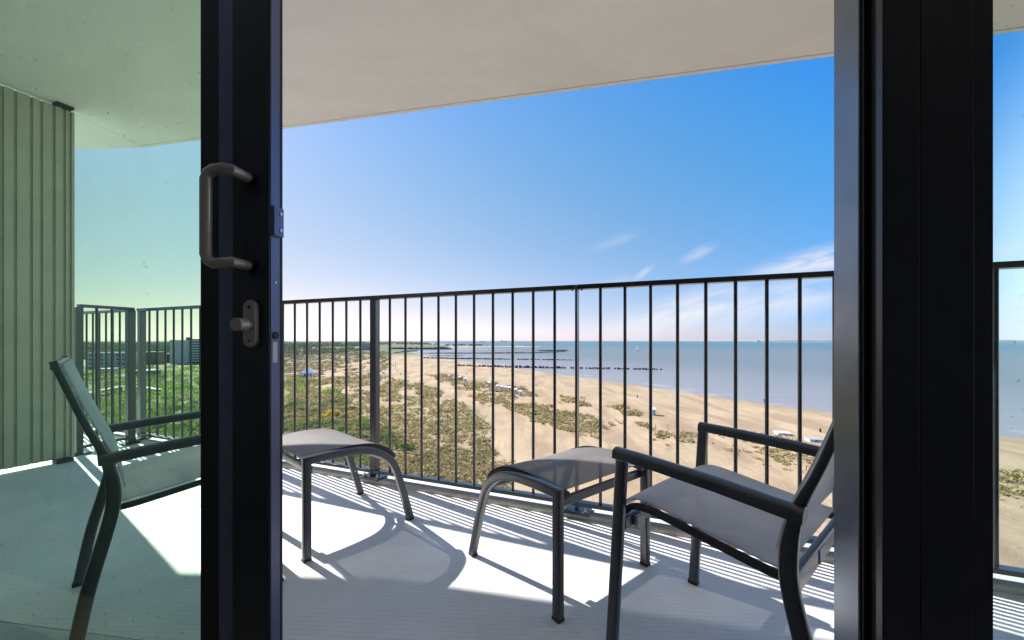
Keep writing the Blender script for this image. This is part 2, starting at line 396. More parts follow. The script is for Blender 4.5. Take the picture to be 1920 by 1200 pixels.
tag(obj('balcony_floor', fl, M['floor']), kind='structure')
kb = MB(); e = .004
prof = [(-.044, -.2), (-.044, .014), (-.041, .020), (-.034, .025), (.095, .025), (.10, .020), (.10, -.2)]
vs = [];
for x in (-8, 4.5):
    for o_, z in prof: p = off(x, o_); vs.append((p[0], p[1], z))
n = len(prof); kb.raw(vs, [tuple(range(n)), tuple(range(n, 2 * n))[::-1]] + [(i, i + n, (i + 1) % n + n, (i + 1) % n) for i in range(n)])
tag(obj('balcony_kerb', kb, M['kerb'], smooth=True), kind='structure')
SA, SB = 2.989, -.217                                     # slab edge line
def slab_y(x): return SA + SB * x
CZ = 2.78
jx, jy = -3.478, slab_y(-3.478)
px_, py_ = -3.56, 3.13
ce_ = MB()
def slab_pt(x, o): q = Vector((x, slab_y(x), 0)) - Vector((-SB, 1, 0)).normalized() * o; return (q.x, q.y)
a = fac(4.6, -.05); b = fac(-3.3, -.05)
dirj = (Vector((jx, jy)) - Vector((px_, py_))).normalized(); nj = Vector((-dirj.y, dirj.x))
pa = Vector((px_, py_)) - dirj * 2.6
inner = slab_pt(jx, .035)
ce_.prism([(b.x, b.y), (a.x, a.y), slab_pt(4.6, .040), slab_pt(jx + .006, .040), (pa.x, pa.y)], CZ, CZ + .3)
ce_.prism([slab_pt(jx + .002, .031), slab_pt(4.6, .031), slab_pt(4.6, 0), slab_pt(jx + .002, 0)], CZ, CZ + .3)
q0 = Vector(slab_pt(jx, 0)) + nj * .004; q1 = pa + nj * .004
ce_.prism([(q0.x, q0.y), (-4.18, 3.775), (-8, 3.98), (-8, 1.2), (q1.x, q1.y)], CZ, CZ + .3)
ce_.prism([(-7.9, 1.25), (4.55, .25), (4.55, 1.9), slab_pt(jx, .01), (-7.9, 3.9)], CZ + .012, CZ + .29)
tag(obj('balcony_ceiling', ce_, M['stucco']), kind='structure')

# ------------------------------------------------------------ the dark room the camera stands in
rm = MB(); rm.box((-3.3, -4.5, -.2), (3.3, .45, -.004)); tag(obj('room_floor', rm, M['roomfloor']), kind='structure')
rm = MB(); rm.box((-3.3, -4.5, 2.62), (3.3, .35, 2.78)); tag(obj('room_ceiling', rm, M['room']), kind='structure')
rm = MB(); rm.box((-3.45, -4.65, -.2), (3.45, -4.5, 2.9)); tag(obj('room_wall', rm, M['room']), kind='structure')
rm = MB(); rm.box((-3.45, -4.5, -.2), (-3.3, .9, 2.77)); tag(obj('room_wall', rm, M['room']), kind='structure')
rm = MB(); rm.box((3.3, -4.5, -.2), (3.45, .1, 2.77)); tag(obj('room_wall', rm, M['room']), kind='structure')
def fbox(mb, s0, s1, t0, t1, z0, z1):
    vs = [fac(s, t, z) for z in (z0, z1) for s, t in ((s0, t0), (s1, t0), (s1, t1), (s0, t1))]
    return mb.raw(vs, [(0, 3, 2, 1), (4, 5, 6, 7), (0, 1, 5, 4), (1, 2, 6, 5), (2, 3, 7, 6), (3, 0, 4, 7)])
SL = -1.32; SRr = 3.1; ZT = 2.52
fw = MB(); fbox(fw, -3.0, SL - .002, .0, .137, -.2, 2.775); fbox(fw, SL, SRr + 1.2, .0, .137, ZT + .06, 2.775)
tag(obj('facade_wall', fw, M['stucco']), 'pale plastered facade wall around the balcony door', 'wall')
th = MB(); fbox(th, SL, SRr, -.03, .139, -.2, .004); fbox(th, SL - 1.2, SRr, .376, .380, -.02, .0012)
st_ = MB(); fbox(st_, SL - 1.2, SRr, .1395, .3755, -.02, .003); tag(obj('threshold_strip', st_, M['kerb']), kind='structure')
tag(obj('door_threshold', th, M['rail']), kind='structure')

# ------------------------------------------------------------ sliding door (left)
door = thing('sliding_door', 'dark navy sliding glass door with bronze pull handle, slid open on the left', 'door', fac(-.5, 0))
door.rotation_euler = (0, 0, math.atan2(FD.y, FD.x))
D0 = fac(-.5, 0); Minv = (Matrix.Translation(D0) @ Matrix.Rotation(math.atan2(FD.y, FD.x), 4, 'Z')).inverted()
def loc(mb, inv=None): mb.v = [tuple((inv or Minv) @ Vector(p)) for p in mb.v]; return mb
st = fx(435, 0); dw = .036
mb = MB(); fbox(mb, st, 0, 0, dw - .007, .012, ZT); obj('stile', loc(mb), M['door'], door, .0015)
mb = MB(); fbox(mb, st + .02, -.0005, dw - .0065, dw, .012, ZT); obj('edge_strip', loc(mb), M['gasket'], door)
mb = MB(); fbox(mb, -.0005, .0012, .003, dw - .010, .014, ZT - .002); obj('lock_faceplate', loc(mb), M['plate'], door, .0004)
b0 = fx(410, .010)
mb = MB(); fbox(mb, b0, st - .0006, .010, .030, .112, ZT - .092); obj('glazing_bead', loc(mb), M['bead'], door, .001)
g0 = fx(377, .0165)
mb = MB(); fbox(mb, g0, b0 - .0005, .0155, .0255, .112, ZT - .092); obj('glass_spacer', loc(mb), M['gasket'], door)
mb = MB(); fbox(mb, SL + .05, st - .0008, 0, dw, .012, .11); obj('bottom_rail', loc(mb), M['door'], door, .0015)
mb = MB(); fbox(mb, SL + .05, st - .0008, 0, dw, ZT - .09, ZT); obj('top_rail', loc(mb), M['door'], door, .0015)
mb = MB(); fbox(mb, SL, SL + .049, 0, dw, .012, ZT); obj('stile', loc(mb), M['door'], door, .0015)
mb = MB(); fbox(mb, SL + .05, g0 - .0004, .0196, .0205, .111, ZT - .091); obj('glass_pane', loc(mb), M['glass'], door)
# cranked bow handle
def fz(py, s, t): return EYE - (py - HY) / F * fac(s, t).y
hs = fx(470, 0); zt_ = fz(335, hs, 0); zb_ = fz(499, hs, 0); hp = -.046; gs = fx(386, hp); gt = fz(319, gs, hp); gb = fz(494, gs, hp)
hp2 = -.040; cs = fx(438, hp2)
path = [fac(hs, .0, zt_), fac(hs - .002, -.012, zt_), fac(cs, hp, gt - .002), fac(cs - .012, hp - .002, gt), fac(gs + .016, hp, gt), fac(gs + .006, hp, gt - .005),
        fac(gs, hp, gt - .016), fac(gs, hp, gb + .016), fac(gs + .006, hp, gb + .005), fac(gs + .016, hp, gb), fac(cs - .012, hp - .002, gb), fac(cs, hp, gb + .002), fac(hs - .002, -.012, zb_), fac(hs, .0, zb_)]
def skin_tube(mb, path, r, n=14):
    P = [Vector(p) for p in path]; vs = []; ref = None
    for i, p in enumerate(P):
        t = (P[min(i + 1, len(P) - 1)] - P[max(i - 1, 0)]).normalized()
        if ref is None: ref = t.orthogonal().normalized()
        ref = (ref - t * ref.dot(t)).normalized(); b_ = t.cross(ref)
        vs += [p + (ref * math.cos(2 * math.pi * j / n) + b_ * math.sin(2 * math.pi * j / n)) * r for j in range(n)]
    fs = [tuple(range(n))[::-1], tuple(range(len(vs) - n, len(vs)))]
    for i in range(len(P) - 1):
        for j in range(n): k = (j + 1) % n; fs.append((i * n + j, i * n + k, (i + 1) * n + k, (i + 1) * n + j))
    return mb.raw(vs, fs)
mb = skin_tube(MB(), path, .0098, 16)
handle = obj('pull_handle', loc(mb), M['bronze'], door, 0, True)
for z in (zt_, zb_): mb = MB(); mb.tube(fac(hs, .001, z), fac(hs, -.006, z), .0125, 20); obj('handle_rosette', loc(mb), M['gasket'], handle, 0, True)
# lock plate with thumb turn
ls0 = fx(461, -.001); ls1 = fx(487, -.001); lzt = fz(563, ls1, 0); lzb = fz(651, ls1, 0)
def pill(mb, s0, s1, z0, z1, t0, t1, n=8):
    r = (s1 - s0) / 2; sc = (s0 + s1) / 2; ring = [(sc + r * math.cos(R(180 * i / n)), z1 - r + r * math.sin(R(180 * i / n))) for i in range(n + 1)]
    ring += [(sc - r * math.cos(R(180 * i / n)), z0 + r - r * math.sin(R(180 * i / n))) for i in range(n + 1)]
    m_ = len(ring); vs = [fac(s, t0, z) for s, z in ring] + [fac(s, t1, z) for s, z in ring]
    return mb.raw(vs, [tuple(range(m_)), tuple(range(m_, 2 * m_))[::-1]] + [(i, i + m_, (i + 1) % m_ + m_, (i + 1) % m_) for i in range(m_)])
mb = pill(MB(), ls0 + .002, ls1 - .001, lzb, lzt, -.011, .0005); lock = obj('lock_plate', loc(mb), M['bronze'], door, .002, True)
lc = (ls0 + ls1) / 2 + .001; lz = fz(609, lc, -.02)
mb = MB(); mb.tube(fac(lc, -.010, lz), fac(lc, -.022, lz), .0085, 20); mb.tube(fac(lc, -.020, lz), fac(lc, -.042, lz), .0125, 24)
obj('thumb_turn', loc(mb), M['bronze'], lock, .0012, True)
for dz, r_s in ((-.03, .0022), (.034, .0032)): mb = MB(); mb.tube(fac(lc, -.0105, lz + dz), fac(lc, -.0122, lz + dz), r_s, 10); obj('screw', loc(mb), M['gasket'], lock)
# stop block with two screws, cap, screw and paper sticker on the leading edge
kz0 = fz(444, 0, .015); kz1 = fz(390, 0, .015)
mb = MB(); fbox(mb, -.003, .011, .0, .0255, kz0, kz1); blk = obj('stop_block', loc(mb), M['plate'], door, .001)
for z in (kz0 + .012, kz1 - .012):
    mb = MB(); mb.tube(fac(.0105, .017, z), fac(.0125, .017, z), .0035, 12); obj('screw', loc(mb), M['steel'], blk)
mb = MB(); z = fz(530, 0, .016); mb.tube(fac(.001, .014, z), fac(.0025, .014, z), .0025, 12); obj('screw', loc(mb), M['steel'], door)
mb = MB(); z = fz(629, 0, .014); mb.tube(fac(.001, .014, z), fac(.0035, .014, z), .0075, 20); obj('hole_plug', loc(mb), M['gasket'], door, 0, True)
mb = MB(); fbox(mb, .0012, .0018, .007, .019, fz(680, 0, .013), fz(641, 0, .013)); obj('paper_sticker', loc(mb), M['sticker'], door)

# ------------------------------------------------------------ fixed frame and window (right)
r0 = fx(1655, 0)
win = thing('fixed_window', 'dark navy fixed window frame and jamb with aqua tinted pane on the right', 'window', fac(r0, 0), math.atan2(FD.y, FD.x))
Wi = (Matrix.Translation(fac(r0, 0)) @ Matrix.Rotation(math.atan2(FD.y, FD.x), 4, 'Z')).inverted()
def solve_t(px, s):                                       # depth t at which abscissa s is seen at column px
    r = (px - CX) / F; p = FP + FD * s
    return (r * p.y - p.x) / (FN.x - r * FN.y)
tA = solve_t(1610, r0); tB = solve_t(1563, r0)
r1 = fx(1727, 0); r2 = fx(1830, 0); r3 = fx(1866, 0)
mb = MB(); fbox(mb, r0, r1 - .0012, 0, .014, -.0, ZT + .06); fbox(mb, r0 + .016, r1 - .0012, .0145, tA - .006, 0, ZT + .06); obj('mullion', loc(mb, Wi), M['door'], win, .0012)
mb = MB(); fbox(mb, r1, r2 - .001, 0.0008, .06, 0, ZT + .06); fbox(mb, r2, r3, .0022, .06, 0, ZT + .06); obj('mullion', loc(mb, Wi), M['door'], win, .0012)
mb = MB(); fbox(mb, r0 + .013, r0 + .0155, .016, tA - .007, 0, ZT + .06); obj('brush_seal', loc(mb, Wi), M['gasket'], win)
mb = MB(); fbox(mb, r0, r1, tA, tB, 0, ZT + .06); obj('jamb', loc(mb, Wi), M['jamb'], win, .0015)
mb = MB(); fbox(mb, r0 + .004, r0 + .012, tA - .0055, tA - .0005, 0, ZT + .06); obj('gasket', loc(mb, Wi), M['gasket'], win)
mb = MB(); fbox(mb, r3, SRr - .06, .002, .06, .004, .09); obj('bottom_rail', loc(mb, Wi), M['door'], win, .0012)
mb = MB(); fbox(mb, r3, SRr - .06, .002, .06, ZT - .03, ZT + .06); obj('top_rail', loc(mb, Wi), M['door'], win, .0012)
mb = MB(); fbox(mb, SRr - .059, SRr, .002, .06, .004, ZT + .06); obj('side_frame', loc(mb, Wi), M['door'], win, .0012)
mb = MB(); fbox(mb, r3 + .0005, SRr - .06, .0300, .0310, .0905, ZT - .0305); obj('glass_pane', loc(mb, Wi), M['glass2'], win)
mb = MB(); fbox(mb, SL, r0 - .001, .0, .06, ZT + .003, ZT + .058); tag(obj('door_head_track', mb, M['door']), 'dark track rail above the sliding door', 'door track')

# ------------------------------------------------------------ railing
KX = .1166
ZT_R, ZB_R = 1.25, .078
rl = thing('balcony_railing', 'dark metal balcony railing with round vertical bars along the front edge', 'railing', (.354, rail_y(.354), 0), math.atan2(RB, 1))
Ri = (Matrix.Translation((.354, rail_y(.354), 0)) @ Matrix.Rotation(math.atan2(RB, 1), 4, 'Z')).inverted()
SP = KX * math.sqrt(1 + RB * RB)                          # spacing along the rail
def skin_ring(mb, rings, n=14):
    vs = []; 
    for x, y, z, r in rings: vs += [(x + r * math.cos(2 * math.pi * k / n), y + r * math.sin(2 * math.pi * k / n), z) for k in range(n)]
    fs = [tuple(range(n))[::-1], tuple(range(len(vs) - n, len(vs)))]
    for i in range(len(rings) - 1): fs += [(i * n + k, i * n + (k + 1) % n, (i + 1) * n + (k + 1) % n, (i + 1) * n + k) for k in range(n)]
    return mb.raw(vs, fs)
def rail_run(root, k_from, k_to, posts):
    gap = .004
    cuts = [k_from] + sorted(p for p in posts if k_from < p < k_to) + [k_to]
    for a_, b_ in zip(cuts, cuts[1:]):
        mb = MB(); mb.box((a_ * SP + gap / 2, -.0245, ZT_R - .025), (b_ * SP - gap / 2, .0245, ZT_R)); obj('top_rail', mb, M['rail'], root, .0015)
        mb = MB(); mb.box((a_ * SP + gap / 2, -.0255, ZB_R - .020), (b_ * SP - gap / 2, .0215, ZB_R)); obj('bottom_rail', mb, M['rail'], root, .0015)
    proto = None
    for k in range(math.ceil(k_from), math.floor(k_to) + 1):
        if k in posts: continue
        if proto is None:
            mb = MB(); mb.tube((0, 0, ZB_R - .001), (0, 0, ZT_R - .0248), .0084, 14)
            o = proto = obj('baluster', mb, M['rail'], root, 0, True)
        else:
            o = proto.copy(); C.objects.link(o)
        o.location = (k * SP, 0, 0)
    for p, wd in posts.items():
        mb = MB()
        if wd < .02: mb.box((p * SP - .006, -.026, .036), (p * SP + .006, .026, ZT_R - .0252))
        else: mb.box((p * SP - wd / 2, -.022, .036), (p * SP + wd / 2, .022, ZT_R - .0252))
        po = obj('post', mb, M['rail'], root, .002)
        mb = MB(); mb.box((p * SP - .075, -.062, .0255), (p * SP + .075, .04, .0375)); bp = obj('base_plate', mb, M['rail'], po, .002)
        for sx in (-.052, .052):
            bo = MB(); x_ = p * SP + sx
            skin_ring(bo, [(x_, -.038, z_, r_) for z_, r_ in ((.0375, .015), (.0405, .015), (.0406, .0095), (.052, .0095), (.0521, .005), (.061, .004))])
            obj('bolt', bo, M['steel'], po, 0, True)
        for sx in (-.025, .025):
            sc = MB(); sc.tube((p * SP + sx, 0, ZT_R - .0295), (p * SP + sx, 0, ZT_R - .025), .0055, 10); obj('fixing_screw', sc, M['cap'], po)
rail_run(rl, -33.3, 25, {0: .012, -11: .048, -22: .012, 11: .012, 22: .048, -33: .055})
# short return run against the partition
c0 = Vector((-3.50, 3.62, 0)); c1 = Vector((-3.60, 3.277, 0)); dd = (c1 - c0); L = dd.length
rr = thing('balcony_railing', 'short dark return railing beside the ribbed partition, meeting the long railing at a corner', 'railing', c0, math.atan2(dd.y, dd.x))
mb = MB(); mb.box((-.02, -.0245, ZT_R - .025), (L, .0245, ZT_R + .0)); obj('top_rail', mb, M['rail'], rr, .0015)
mb = MB(); mb.box((0.03, -.0215, .05), (L, .0215, .072)); obj('bottom_rail', mb, M['rail'], rr, .0015)
for x, wd in ((.0, .06), (L, .045)):
    mb = MB(); mb.box((x - wd / 2, -.022, .004), (x + wd / 2, .022, ZT_R - .0252)); po = obj('post', mb, M['rail'], rr, .002)
    mb = MB(); mb.box((x - .06, -.05, .001), (x + .06, .05, .012)); obj('base_plate', mb, M['rail'], po, .002)
for i in (1, 2): mb = MB(); mb.tube((L * i / 3.4 + .03, 0, .071), (L * i / 3.4 + .03, 0, ZT_R - .0248), .0095, 14); obj('baluster', mb, M['rail'], rr, 0, True)
nb = thing('balcony_railing', "neighbour's dark railing continuing beyond the partition on the left", 'railing', (.354, rail_y(.354), 0), math.atan2(RB, 1))
rail_run(nb, -52, -34.3, {-46: .048})

# ------------------------------------------------------------ partition
pv = Vector((-.371, -.928, 0)).normalized(); pn = Vector((.928, -.371, 0)).normalized(); P1 = Vector((-3.48, 3.14, 0))
pt = thing('partition_wall', 'grey green ribbed partition wall at the left end of the balcony', 'wall', P1)
PL = 2.35; xs = [0.0, .0208]; t_ = .0534
prof = []
edges = [.0208, .0534, .110, .175, .226, .303]
while edges[-1] < PL - .1: edges.append(edges[-1] + .0605)
prof = [(0, 0)]
for t_ in edges: prof += [(t_ - .005, 0), (t_ - .004, -.014), (t_ + .006, -.014), (t_ + .013, 0)]
prof += [(PL, 0), (PL, -.045), (0, -.045)]
poly = [(pv * a_ + pn * b_) for a_, b_ in prof]
mb = MB(); nP = len(poly)
vs = [(p.x, p.y, .03) for p in poly] + [(p.x, p.y, CZ - .022) for p in poly]
mb.raw(vs, [tuple(range(nP)), tuple(range(nP, 2 * nP))] + [(i, (i + 1) % nP, nP + (i + 1) % nP, nP + i) for i in range(nP)])
obj('panel', mb, M['partition'], pt)
for z0, z1 in ((.001, .028), (CZ - .0215, CZ - .001)):
    mb = MB(); q = [pv * .02 + pn * .05, pv * .115 + pn * .05, pv * .115 + pn * -.03, pv * .02 + pn * -.03]
    mb.prism([(p.x, p.y) for p in q], z0, z1); obj('bracket', mb, M['cap'], pt, .003)

# ------------------------------------------------------------ chairs and footstools
def sheet(mb, path, x0, x1, sag, th=.004, nx=10):
    """a stretched sling along a (y,z) path"""
    P = smooth_path(path, 4); m_ = len(P); vs = []
    for lay in (0, 1):
        for i, p in enumerate(P):
            t = (P[min(i + 1, m_ - 1)] - P[max(i - 1, 0)]).normalized(); nrm = Vector((0, -t.z, t.y))
            f = math.sin(math.pi * i / (m_ - 1)) ** .7 if 0 < i < m_ - 1 else 0
            for j in range(nx + 1):
                u = j / nx; q = p - nrm * (sag * f * (1 - (2 * u - 1) ** 2) + lay * th); vs.append((x0 + (x1 - x0) * u, q.y, q.z))
    n1 = nx + 1; N = m_ * n1; fs = []
    for i in range(m_ - 1):
        for j in range(nx):
            a_ = i * n1 + j; fs += [(a_, a_ + 1, a_ + n1 + 1, a_ + n1), (N + a_, N + a_ + n1, N + a_ + n1 + 1, N + a_ + 1)]
    for i in range(m_ - 1):
        for j in (0, nx): a_ = i * n1 + j; fs.append((a_, a_ + n1, N + a_ + n1, N + a_))
    for j in range(nx):
        for i in (0, m_ - 1): a_ = i * n1 + j; fs.append((a_, a_ + 1, N + a_ + 1, N + a_))
    return mb.raw(vs, fs)
FRM = M['frame']
def make_chair(label):
    t = thing('patio_chair', label, 'chair', group='grey sling patio chairs on the balcony')
    rear = smooth_path([(-.085, .008), (-.055, .19), (-.022, .33), (-.003, .42), (.0, .48), (-.006, .54), (-.024, .61), (-.06, .70), (-.122, .89)], 4)
    for sx in (-1, 1):
        x = sx * .2675
        mb = MB().sweep([(x, p.y, p.z) for p in rear], (1, 0, 0), rrect(.025, .035, .006), [1 if p.z < .5 else max(.52, 1 - (p.z - .5) / .16 * .48) for p in rear]); ru = obj('rear_upright', mb, FRM, t, 0, True)
        mb = MB().box((x - .013, -.104, 0), (x + .013, -.068, .014)); obj('foot_cap', mb, M['cap'], ru, .002)
        mb = MB().sweep([(x, .454, .008), (x, .417, .602)], (1, 0, 0), rrect(.025, .034, .006)); lg = obj('leg', mb, FRM, t, 0, True)
        mb = MB().box((x - .013, .437, 0), (x + .013, .472, .014)); obj('foot_cap', mb, M['cap'], lg, .002)
        ax = x + sx * .008
        arm = [(ax, .434, .617), (ax, .30, .612), (ax + sx * .004, .14, .603), (ax + sx * .010, -.034, .588)]
        pr = [(-.02, -.015), (-.02, .004)] + [(.02 * math.cos(R(a_)), .004 + .013 * math.sin(R(a_))) for a_ in range(165, 0, -15)] + [(.02, .004), (.02, -.015)]
        mb = MB().sweep(arm, (1, 0, 0), pr); ar = obj('armrest', mb, FRM, t, .002, True)
        mb = MB().sweep([(sx * .237, p.y, p.z - .012) for p in smooth_path([(.425, .445), (.40, .468), (.34, .474), (.2, .455), (.06, .435), (.012, .432)], 4)], (1, 0, 0), rrect(.022, .018, .006)); obj('seat_rail', mb, M['hem'], t, 0, True)
    mb = MB().sweep([(-.255, .421, .405), (.255, .421, .405)], (0, 0, 1), rrect(.036, .018, .005)); cf = obj('crossbar', mb, FRM, t, 0, True)
    mb = MB().box((-.215, .398, .385), (-.175, .4105, .418)); obj('care_label', mb, M['sticker'], cf, .002)
    mb = MB().sweep([(-.255, -.004, .420), (.255, -.004, .420)], (0, 0, 1), rrect(.045, .02, .005)); cb = obj('crossbar', mb, FRM, t, 0, True)
    mb = MB().box((-.08, -.0165, .404), (-.035, -.0145, .438)); obj('care_label', mb, M['sticker'], cb)
    mb = MB().sweep([(-.256, -.119, .874), (.256, -.119, .874)], (0, 0, 1), rrect(.026, .02, .006)); obj('top_bar', mb, FRM, t, 0, True)
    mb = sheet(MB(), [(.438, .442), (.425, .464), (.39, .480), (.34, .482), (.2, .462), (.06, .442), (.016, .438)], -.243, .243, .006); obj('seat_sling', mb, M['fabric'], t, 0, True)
    mb = sheet(MB(), [(.024, .486), (.010, .55), (-.011, .612), (-.046, .70), (-.078, .79), (-.107, .879)], -.2555, .2555, .006); obj('back_sling', mb, M['fabric'], t, 0, True)
    return t
ch = make_chair('grey sling armchair close to the right jamb, its back cut off by it')
ch.location = (.80, 1.024, 0); ch.rotation_euler = (0, 0, math.atan2(.647, .762))
dup(ch, (-1.428, 1.408, 0), math.atan2(-.69, .72), 'grey sling armchair behind the green tinted door glass beside the ribbed partition')
def make_stool(label):
    t = thing('footstool', label, 'footstool', group='grey sling footstools on the balcony')
    curve = smooth_path([(.0, .43), (.12, .432), (.24, .424), (.32, .403), (.385, .362), (.43, .305), (.468, .20), (.525, .008)], 4)
    for sx in (-1, 1):
        x = sx * .262
        mb = MB().sweep([(x, 0, .008)] + [(x, p.y, p.z) for p in curve], (1, 0, 0), rrect(.028, .034, .005)); sf = obj('side_frame', mb, FRM, t, 0, True)
        for y in (0, .522): mb = MB().box((x - .0145, y - .0175, 0), (x + .0145, y + .0175, .013)); obj('foot_cap', mb, M['cap'], sf, .002)
        mb = MB(); mb.tube((x - sx * .0135, .482, .155), (x - sx * .0155, .482, .155), .005, 12); obj('screw', mb, M['steel'], sf)
    sl = [(-.004, .437), (.08, .447), (.2, .453), (.30, .445), (.37, .422), (.42, .391), (.442, .360)]
    circ = [(.0155 * math.cos(2 * math.pi * k / 14), .0155 * math.sin(2 * math.pi * k / 14)) for k in range(14)]
    for sx in (-1, 1):
        mb = MB().sweep([(sx * .231, p.y, p.z - .0165) for p in smooth_path([(-.012, .435)] + sl[1:], 4)], (1, 0, 0), circ); obj('sling_rail', mb, M['hem'], t, 0, True)
    mb = MB().sweep([(-.25, .022, .384), (.25, .022, .384)], (0, 0, 1), rrect(.034, .016, .004)); obj('stretcher', mb, FRM, t, 0, True)
    mb = MB().sweep([(-.25, .400, .348), (.25, .400, .348)], (0, 0, 1), rrect(.030, .016, .004)); obj('stretcher', mb, FRM, t, 0, True)
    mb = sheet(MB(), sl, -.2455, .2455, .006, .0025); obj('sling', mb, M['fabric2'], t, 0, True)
    return t
so = make_stool('grey sling footstool standing in front of the right armchair')
so.location = (.360, 1.506, 0); so.rotation_euler = (0, 0, math.atan2(.63, .776))
dup(so, (-1.083, 1.872, 0), math.atan2(-.656, .754), 'grey sling footstool on the left, half hidden by the open door stile')

# ------------------------------------------------------------ terrain: beach, dunes, sea
GZ, SZ = -25.05, -26.4
def vnoise(x, y, seed=0):
    xi = np.floor(x).astype(np.int64); yi = np.floor(y).astype(np.int64); fx_ = x - xi; fy_ = y - yi
    u = fx_ * fx_ * (3 - 2 * fx_); v = fy_ * fy_ * (3 - 2 * fy_)
    def h(a, b):
        n_ = (a * 374761393 + b * 668265263 + seed * 1442695041) & 0x7fffffff
        n_ = ((n_ ^ (n_ >> 13)) * 1274126177) & 0x7fffffff
        return ((n_ ^ (n_ >> 16)) & 0xffff) / 65535.
    return (h(xi, yi) * (1 - u) + h(xi + 1, yi) * u) * (1 - v) + (h(xi, yi + 1) * (1 - u) + h(xi + 1, yi + 1) * u) * v
def fbm(x, y, seed=0, o=4):
    s = 0; a = .5; f = 1
    for i in range(o): s = s + a * vnoise(x * f, y * f, seed + i); a *= .5; f *= 2.03
    return s / .9375
coast = [(520, -400), (300, -60), (205, 40)] + [tuple(pix(x, y, SZ)[:2]) for x, y in
         [(1700, 786), (1560, 765.5), (1450, 752), (1340, 737.5), (1240, 723.5), (1160, 712), (1080, 702), (1020, 694), (960, 686), (900, 679), (850, 672.5), (815, 667.5), (790, 663.5), (772, 660), (785, 657.5), (820, 656), (852, 655),
          (852, 650.5), (832, 647.5), (806, 644.3), (780, 642), (765, 640.6)]] + [(-9000, 40000)]
CP = np.array(coast)
def coast_sd(x, y):
    best = np.full(x.shape, 1e18); sg = np.ones(x.shape)
    for a_, b_ in zip(CP[:-1], CP[1:]):
        e_ = b_ - a_; t = np.clip(((x - a_[0]) * e_[0] + (y - a_[1]) * e_[1]) / (e_ @ e_), 0, 1)
        dx = x - a_[0] - t * e_[0]; dy = y - a_[1] - t * e_[1]; d2 = dx * dx + dy * dy
        best = np.minimum(best, d2)
    # inside test: coast closed far to the left
    poly_ = np.vstack([CP, [[-60000, 40000], [-60000, -400]]])
    ins = pip(x, y, poly_)
    return np.sqrt(best) * np.where(ins, 1, -1)
def pip(x, y, poly_):
    ins = np.zeros(x.shape, bool); n_ = len(poly_); j = n_ - 1
    for i in range(n_):
        xi, yi = poly_[i]; xj, yj = poly_[j]
        c = ((yi > y) != (yj > y)) & (x < (xj - xi) * (y - yi) / (yj - yi + 1e-12) + xi); ins ^= c; j = i
    return ins
def gp(lst): return np.array([tuple(pix(x, y, GZ)[:2]) for x, y in lst])
DUNE = gp([(-600, 700), (300, 668), (530, 655), (660, 655), (735, 663), (728, 690), (706, 703), (755, 711), (783, 720), (820, 729), (848, 744), (871, 763), (891, 780), (919, 801), (942, 829), (967, 866), (1010, 960), (1040, 1250), (-600, 1250)])
GREEN = gp([(-600, 690), (250, 684), (380, 690), (520, 700), (566, 712), (600, 735), (655, 770), (700, 800), (735, 835), (700, 862), (560, 905), (500, 960), (300, 1250), (-600, 1250)])
BARE = gp([(575, 699), (640, 684), (705, 672), (712, 690), (690, 706), (600, 712), (566, 708)])
PATCH = [gp(l) for l in ([(800, 703), (845, 704), (890, 716), (985, 728), (1010, 742), (975, 748), (920, 738), (870, 730), (826, 719)],
                         [(880, 740), (930, 740), (1000, 762), (1060, 776), (1075, 800), (1010, 792), (945, 772), (895, 752)],
                         [(985, 772), (1040, 768), (1095, 786), (1150, 812), (1120, 822), (1050, 806)],
                         [(1040, 744), (1085, 742), (1105, 762), (1080, 768)], [(1130, 760), (1170, 762), (1225, 780), (1215, 786), (1160, 776)], [(1140, 788), (1205, 795), (1215, 806), (1160, 804)],
                         [(1225, 812), (1300, 808), (1310, 822), (1240, 830)], [(1325, 815), (1400, 812), (1500, 838), (1570, 850), (1660, 900), (1560, 900), (1470, 880), (1380, 858)], [(1600, 830), (1960, 900), (1960, 960), (1700, 900)],
                         [(1120, 840), (1200, 850), (1230, 880), (1160, 880)])]
def veg_at(x, y):
    """(vegetation 0..1, greenness 0..1) on the ground; edges frayed by noise"""
    jx_ = (fbm(x / 9, y / 9, 3) - .5) * 14; jy_ = (fbm(x / 9, y / 9, 9) - .5) * 26
    X, Y = x + jx_, y + jy_
    d = pip(X, Y, DUNE); gn = pip(X, Y, GREEN); ba = pip(X, Y, BARE)
    p = np.zeros(x.shape, bool)
    for q in PATCH: p |= pip(X, Y, q)
    n_ = fbm(x / 13, y / 16, 21); n2 = fbm(x / 5, y / 6, 33)
    v = np.where(gn, .90 + .4 * (n2 - .5), np.where(ba, .30 + 1.1 * (n2 - .5), np.where(d, .58 + .22 * np.clip((y - 190) / 120, 0, 1) + 1.6 * (n_ - .5) + .9 * (n2 - .5), np.where(p, .60 + 1.4 * (n2 - .5), .02 + .45 * np.maximum(n2 - .62, 0)))))
    far = np.clip((y - 520) / 250, 0, 1) * (x < -90)
    v = np.maximum(v, far * .8)
    g_ = np.where(gn, .75, np.where(d, .22, .15)) + .9 * (n_ - .5)
    g_ = np.maximum(g_, far * .6)
    return np.clip(v, 0, 1), np.clip(g_, 0, 1)
def ground_z(x, y):
    s = coast_sd(x, y)
    near = np.clip(1 - np.hypot(x, y) / 900, 0, 1)
    z = np.where(s < 0, SZ - .25 + np.clip(s * .03, -3, 0), SZ - .25 + .022 * np.clip(s, 0, 70))
    v, g_ = veg_at(x, y)
    dune = np.clip((s - 45) / 30, 0, 1)
    z = z + dune * near * (.35 + 1.5 * (fbm(x / 14, y / 18, 5) - .5) + .5 * v)
    return z, s, v, g_
NA, NR = 460, 330
